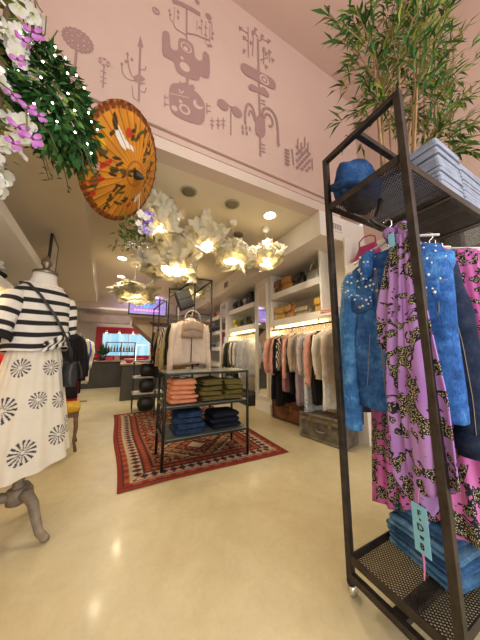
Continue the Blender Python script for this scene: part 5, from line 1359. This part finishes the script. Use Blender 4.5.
# ------------------------------------------------------------------ parasol
PN=Vector((.782,-.404,-.4743)).normalized();PC=Vector((-.0895,1.7,2.433));PR=.381;PH=.116
PU=PN.cross(Vector((0,0,1))).normalized();PV=PU.cross(PN)
t=thing('parasol','orange oiled paper parasol painted with birds and flowers, hung open under the upper wall','parasol',PC)
def pp(u,v,h):return PU*u*PR+PV*v*PR+PN*h
NR,NTH=60,320
blobs=[]  # (u,v,ru,rv,rot,colour)
ORG=(.62,.245,.025);DK=(.055,.035,.012);WH=(.80,.74,.66);RDc=(.52,.045,.02);GD=(.75,.45,.03);GR=(.10,.08,.02)
def bl(u,v,ru,rv,rot,c):blobs.append((u,v,ru,rv,R(rot),c))
for u,v,a in((.8,-.4,30),(.64,-.56,80),(.40,-.62,70),(.34,-.24,120),(.01,-.42,120),(-.03,-.71,70),(0,.45,95),(-.37,.48,100),(.34,.5,110),(.76,-.28,20),(.17,.72,95),(-.48,.15,60),(.57,-.2,130),(-.3,-.5,130),(.18,-.12,120),(-.1,.66,100)):
    for k in range(5):
        rr=random.Random(int(u*100+v*1000)+k);bl(u+rr.uniform(-.09,.09)+math.cos(R(a))*.05*(k-2),v+rr.uniform(-.05,.05)+math.sin(R(a))*.05*(k-2),.075,.028,a+rr.uniform(-60,60),GR if k%2 else DK)
for u,v,ru,rv,a,c in((.53,.2,.17,.075,25,WH),(.40,.22,.10,.045,-10,WH),(.70,.30,.12,.05,60,DK),(.66,.12,.07,.03,100,DK),(.30,.26,.05,.03,0,WH),(.44,.40,.065,.085,0,RDc),(.70,-.13,.06,.05,0,GD),(.49,-.36,.04,.17,15,RDc),(.54,-.48,.05,.09,-10,(.6,.35,.3)),(.40,-.62,.05,.14,20,RDc),(.28,-.82,.055,.06,0,RDc),(-.5,-.2,.06,.09,-20,WH),(-.45,-.43,.06,.07,0,RDc),(-.42,-.3,.03,.05,0,DK),(-.62,.35,.04,.08,0,RDc)):bl(u,v,ru,rv,a,c)
def pcol(r,th):
    u,v=r*math.cos(th),r*math.sin(th);c=ORG;n1=noise.noise(Vector((u*3,v*3,0)));c=tuple(x*(1+.22*n1) for x in c)
    for bu,bv,ru,rv,ro,cc in blobs:
        x=u-bu;y=v-bv
        if abs(x)>.3 or abs(y)>.3:continue
        X=(x*math.cos(ro)+y*math.sin(ro))/ru;Y=(-x*math.sin(ro)+y*math.cos(ro))/rv
        if X*X+Y*Y<1+.35*noise.noise(Vector((u*14,v*14,1))):c=cc
    k=(th*32/(2*PI))%1
    if r>.90:
        s_=math.sin(th*48)*.5+math.sin(th*31+1)*.5
        c=(.20,.045,.012) if (.925+.02*s_<r<.965+.01*s_) or r>.985 else ((.42,.14,.02) if s_>.1 else (.10,.035,.012))
    if .195<r<.225:c=(.42,.12,.02)
    if r<.06:c=(.02,.018,.015)
    return c
vs=[];cols=[];fs=[]
for i in range(NR+1):
    r=.02+.98*i/NR
    for k in range(NTH):
        th=2*PI*k/NTH;g=abs(math.sin(th*16))
        vs.append(pp(r*math.cos(th),r*math.sin(th),PH*(1-r**1.15)-.006*(g**.6)*r+.003*(g<.12)*r));cols.append(pcol(r,th) if g>.10 or r>.9 else (.16,.055,.01))
for i in range(NR):
    for k in range(NTH):
        k2=(k+1)%NTH;fs.append((i*NTH+k,i*NTH+k2,(i+1)*NTH+k2,(i+1)*NTH+k))
q=MB();q.add(vs,fs,cols);o=q.build('canopy',colattr('oiled_paper',.5,.08,14,.15,60),t);sm=o.modifiers.new('th','SOLIDIFY');sm.thickness=.0015
q=MB();q.lathe([(.034,PH-.008),(.030,PH+.01),(.022,PH+.028),(.010,PH+.05),(.004,PH+.058)],(0,0,0),18,PN);q.build('finial',M('black_lacquer',(.02,.016,.014),.35,0,.1,8,0),t)
q=MB();q.tube([PN*(PH-.01),PN*(-.42)],.009,10);q.build('handle',M('bamboo_pole',(.35,.2,.08),.5),t)
for k in range(32):
    th=2*PI*k/32;q=MB();q.tube([pp(.05*math.cos(th),.05*math.sin(th),PH-.012),pp(.98*math.cos(th),.98*math.sin(th),-.012)],.0025,5);q.build('rib',M('bamboo_pole',(.35,.2,.08),.5),t)
q=MB();q.tube([PN*(-.10),(.02,.12,.32),(.03,.17,.62)],.002,5);q.build('hanging_wire',m_white,t)
# ------------------------------------------------------------------ flowers on the left
m_green=colattr('ivy_leaf',.5,.2,30,.1)
m_petal=colattr('petal',.6,.05,20,.05)
def flower(mb,c,d,size,npet,col,col2,rnd,cup=.35,w=.62):
    d=Vector(d).normalized();a=d.cross(Vector((.13,.3,1))).normalized();b_=a.cross(d)
    for k in range(npet):
        th=2*PI*k/npet+rnd.uniform(-.15,.15);e=a*math.cos(th)+b_*math.sin(th);sd=d.cross(e);L=size*rnd.uniform(.85,1.1)
        P_=[];C=Vector(c)
        for u,ww in((0,.12),(.35,.8),(.7,1.0),(.92,.6),(1,.15)):
            P_.append([C+e*L*u+d*L*(cup*u*u+.05)+sd*(L*w*ww*s_/2)+d*L*.10*abs(s_)*(1-u) for s_ in(-1,0,1)])
        vs=[p for r in P_ for p in r];fs=[(i*3+j,i*3+j+1,(i+1)*3+j+1,(i+1)*3+j) for i in range(4) for j in(0,1)]
        cc=[col2]*3+[tuple(.5*x+.5*y for x,y in zip(col,col2))]*3+[col]*9
        mb.add(vs,fs,cc)
    mb.ball(C+d*size*.08,size*.10,6,4);
    for i in range(len(mb.v)-len(mb.c)):pass
rnd=random.Random(12)
# white blossom garland: blossoms along a hanging strand
t=thing('hanging_flower_garland','thick garland of white blossoms hanging down the left edge of the picture','garland',(-.56,1.24,2.3));of=t.location
q=MB();q.tube([(-.60,1.26,3.6),(-.60,1.26,2.8),(-.585,1.26,2.4),(-.56,1.25,1.85)],.018,8);q.build('stem',M('vine_brown',(.14,.10,.05),.8),t,of)
z=3.25;n=0
while z>1.74 and n<96:
    w=.10 if z>1.95 else .05
    p=Vector((-.585+.03*(2.4-z)*.6+rnd.uniform(-w,w),1.22+rnd.uniform(-.09,.09),z+rnd.uniform(-.03,.03)))
    d=Vector((rnd.uniform(-.3,1),rnd.uniform(-1.3,-.1),rnd.uniform(-.7,.5)))
    q=MB();w_=rnd.uniform(.7,.86);flower(q,p,d,rnd.uniform(.032,.05),5,(w_,w_*.98,w_*.95),(.66,.66,.40),rnd,.3,.9)
    q.build('blossom',m_petal,t,of);z-=.0157;n+=1
q=MB()
for i in range(160):
    z=rnd.uniform(1.75,3.3);p=(-.59+rnd.uniform(-.09,.09),1.26+rnd.uniform(-.06,.06),z);q.leaf(p,(rnd.uniform(-1,1),rnd.uniform(-1,.3),rnd.uniform(-1,.4)),(0,0,1),.06,.025,.3,(.20,.24,.05))
q.build('leaves',m_green,t,of)
# ivy ball with fairy lights
t=thing('ivy_garland','bushy dark green ivy bunch beside the white garland above the parasol','garland',(-.42,1.32,2.38));of=t.location
q=MB();tw=MB();C=Vector((-.415,1.34,2.375))
for i in range(1500):
    d=Vector((rnd.gauss(0,1),rnd.gauss(0,1),rnd.gauss(0,1))).normalized();r=rnd.uniform(.55,1.05)
    p=C+Vector((d.x*.17,d.y*.15,d.z*.29))*r
    p.x+=-.10*((p.z-C.z)/.3)*.9
    k=rnd.random();cc=(.02+.03*k,.075+.09*k,.02+.02*k) if k<.85 else (.14,.24,.05)
    dd=d+Vector((rnd.uniform(-.7,.7),rnd.uniform(-.7,.7),rnd.uniform(-1.2,.1)))
    q.leaf(p,dd,d,rnd.uniform(.04,.075),rnd.uniform(.02,.034),.3,cc)
for i in range(9):
    a=rnd.uniform(0,6.28);p=C+Vector((math.cos(a)*.12,math.sin(a)*.1,-.18));e=p+Vector((rnd.uniform(.0,.16),rnd.uniform(-.05,.05),rnd.uniform(-.24,-.1)));tw.tube([p,(p+e)/2+Vector((.02,0,.02)),e],.002,4)
    for u in(.3,.5,.7,.85,1):
        q.leaf(p+(e-p)*u,(rnd.uniform(-1,1),rnd.uniform(-1,1),-.5),(0,0,1),.04,.018,.3,(.05,.14,.03))
for i in range(6):
    p=C+Vector((-.12,-.02,.22));e=Vector((-.66+.05*i,1.25,2.98-.05*i));tw.tube([p,(p+e)/2+Vector((.03,0,.03)),e],.003,5)
tw.tube([C,C+Vector((-.1,.02,.3)),(-.62,1.3,3.2)],.008,6)
tw.build('stems',M('vine_brown',(.14,.10,.05),.8),t,of);q.build('foliage',m_green,t,of)
t=thing('fairy_lights','string of tiny warm white fairy lights wound through the ivy','lights',(-.40,1.22,2.38));of=t.location
pts=[];tw=MB()
for i in range(34):
    u=i/33;a=u*19;ph=-.95+1.9*u;pts.append(C+Vector((.17*math.cos(ph)*math.cos(a)+.02-.09*math.sin(ph),-.05-.125*abs(math.sin(a))*math.cos(ph),.29*math.sin(ph))))
tw.tube(pts,.0015,4);tw.build('wire',M('wire_green',(.03,.06,.03),.5),t,of)
m_fl=emit('fairy_glow',(1,.93,.78),14);b0=None
for p in pts:
    if b0 is None:
        q=MB();q.ball((0,0,0),.0045,7,5);b0=q.build('bulb',m_fl,t)
    else:b0=b0.copy();COL.objects.link(b0)
    b0.location=p-of
# orchid sprays
def orchid(lbl,pts,flw,seed):
    t=thing('orchid_spray',lbl,'flowers',pts[0]);of=Vector(pts[0]);r_=random.Random(seed);q=MB();q.tube(pts,.0035,6);q.build('stem',M('orchid_stem',(.16,.18,.05),.6),t,of)
    for p,s_ in flw:
        q=MB();d=Vector((r_.uniform(-.1,.6),-1,r_.uniform(-.5,.1)));s_*=.72;flower(q,p,d,s_,3,(.44,.13,.46),(.62,.34,.62),r_,.15,.55);flower(q,Vector(p)-d*.004,d+Vector((.1,0,.2)),s_*.95,2,(.46,.15,.48),(.62,.36,.62),r_,.1,.95)
        q.ball(Vector(p)+d.normalized()*s_*.2,(s_*.16,s_*.2,s_*.16),8,6);o=q.build('flower',m_petal,t,of)
        at=o.data.color_attributes['Col'];n=len(at.data)
        for i in range(n-8*7,n):at.data[i].color=(.30,.03,.30,1)
orchid('purple orchid spray at the top of the ivy beside the white garland',[(-.60,1.2,2.56),(-.52,1.17,2.58),(-.46,1.16,2.52),(-.47,1.15,2.42)],[((-.455,1.15,2.52),.062),((-.485,1.15,2.46),.042),((-.49,1.15,2.35),.045)],1)
orchid('purple orchid spray hanging at the lower left of the ivy',[(-.56,1.2,2.26),(-.50,1.16,2.2),(-.44,1.15,2.12),(-.42,1.14,2.0)],[((-.49,1.15,2.17),.042),((-.43,1.14,2.13),.044),((-.39,1.13,2.10),.046),((-.45,1.14,2.02),.055),((-.40,1.13,1.985),.05),((-.46,1.14,1.945),.042)],2)
# small bouquet under the parasol
t=thing('hanging_bouquet','small bunch of violet and white flowers with green leaves under the parasol','flowers',(.02,1.78,2.02));of=t.location
q=MB();r_=random.Random(3)
for i in range(130):
    p=Vector((.0+r_.gauss(0,.05),1.79+r_.gauss(0,.04),2.0+r_.gauss(0,.06)));q.leaf(p,(r_.uniform(-1,.6),r_.uniform(-1,.6),r_.uniform(-.8,.3)),(0,0,1),r_.uniform(.04,.07),.022,.3,(.06+.1*r_.random(),.17,.04))
q.build('foliage',m_green,t,of)
for i in range(22):
    vi=i%2==0;p=Vector((.085+r_.uniform(-.05,.045),1.74+r_.uniform(-.04,.03),2.07+r_.uniform(-.10,.09)));q=MB()
    flower(q,p,(r_.uniform(-.5,.8),-1,r_.uniform(-.6,.4)),r_.uniform(.022,.034),5,(.28,.20,.62) if vi else (.78,.72,.74),(.5,.4,.7) if vi else (.75,.7,.4),r_,.3,.85);q.build('flower',m_petal,t,of)
q=MB();q.tube([(.03,1.79,2.05),(.03,1.85,2.5),(.03,1.885,3.02)],.002,4);q.build('hanging_wire',m_white,t,of)
b0=None
for i in range(18):
    if b0 is None:
        q=MB();q.ball((0,0,0),.008,8,5);b0=q.build('bead',m_chrome,t)
    else:b0=b0.copy();COL.objects.link(b0)
    b0.location=Vector((.02+r_.gauss(0,.03),1.77+r_.gauss(0,.02),1.89+r_.gauss(0,.02)))-of
# ------------------------------------------------------------------ light and camera
area('shop_window_daylight',(.6,-2.1,2.4),4.6,150,(1,.97,.93),(R(90),0,0),4.4)
area('ceiling_glow_purple',(.4,8.2,2.80),1.2,16,(.55,.45,1),(R(180),0,0))
area('cafe_light',(0,8.9,2.45),1.6,20,(1,.85,.7),(R(-25),0,0))
w=bpy.data.worlds.new('World');sc.world=w;w.use_nodes=True
w.node_tree.nodes['Background'].inputs[0].default_value=(1,.96,.92,1);w.node_tree.nodes['Background'].inputs[1].default_value=.9
cd=bpy.data.cameras.new('camera');cam=bpy.data.objects.new('camera',cd);COL.objects.link(cam)
cam.location=(0,0,1.1);cam.rotation_euler=(R(98.2),0,R(-27));cd.sensor_width=36;cd.sensor_fit='AUTO';cd.lens=225*36/640;cd.clip_start=.02
sc.camera=cam
sc.view_settings.view_transform='Standard';sc.view_settings.look='None';sc.view_settings.gamma=1;sc.view_settings.exposure=0.0
sc.view_settings.use_curve_mapping=False
sc.cycles.max_bounces=7;sc.cycles.diffuse_bounces=4;sc.cycles.glossy_bounces=3;sc.cycles.transmission_bounces=4;sc.cycles.caustics_reflective=False;sc.cycles.caustics_refractive=False;sc.cycles.sample_clamp_indirect=6;sc.cycles.use_denoising=True
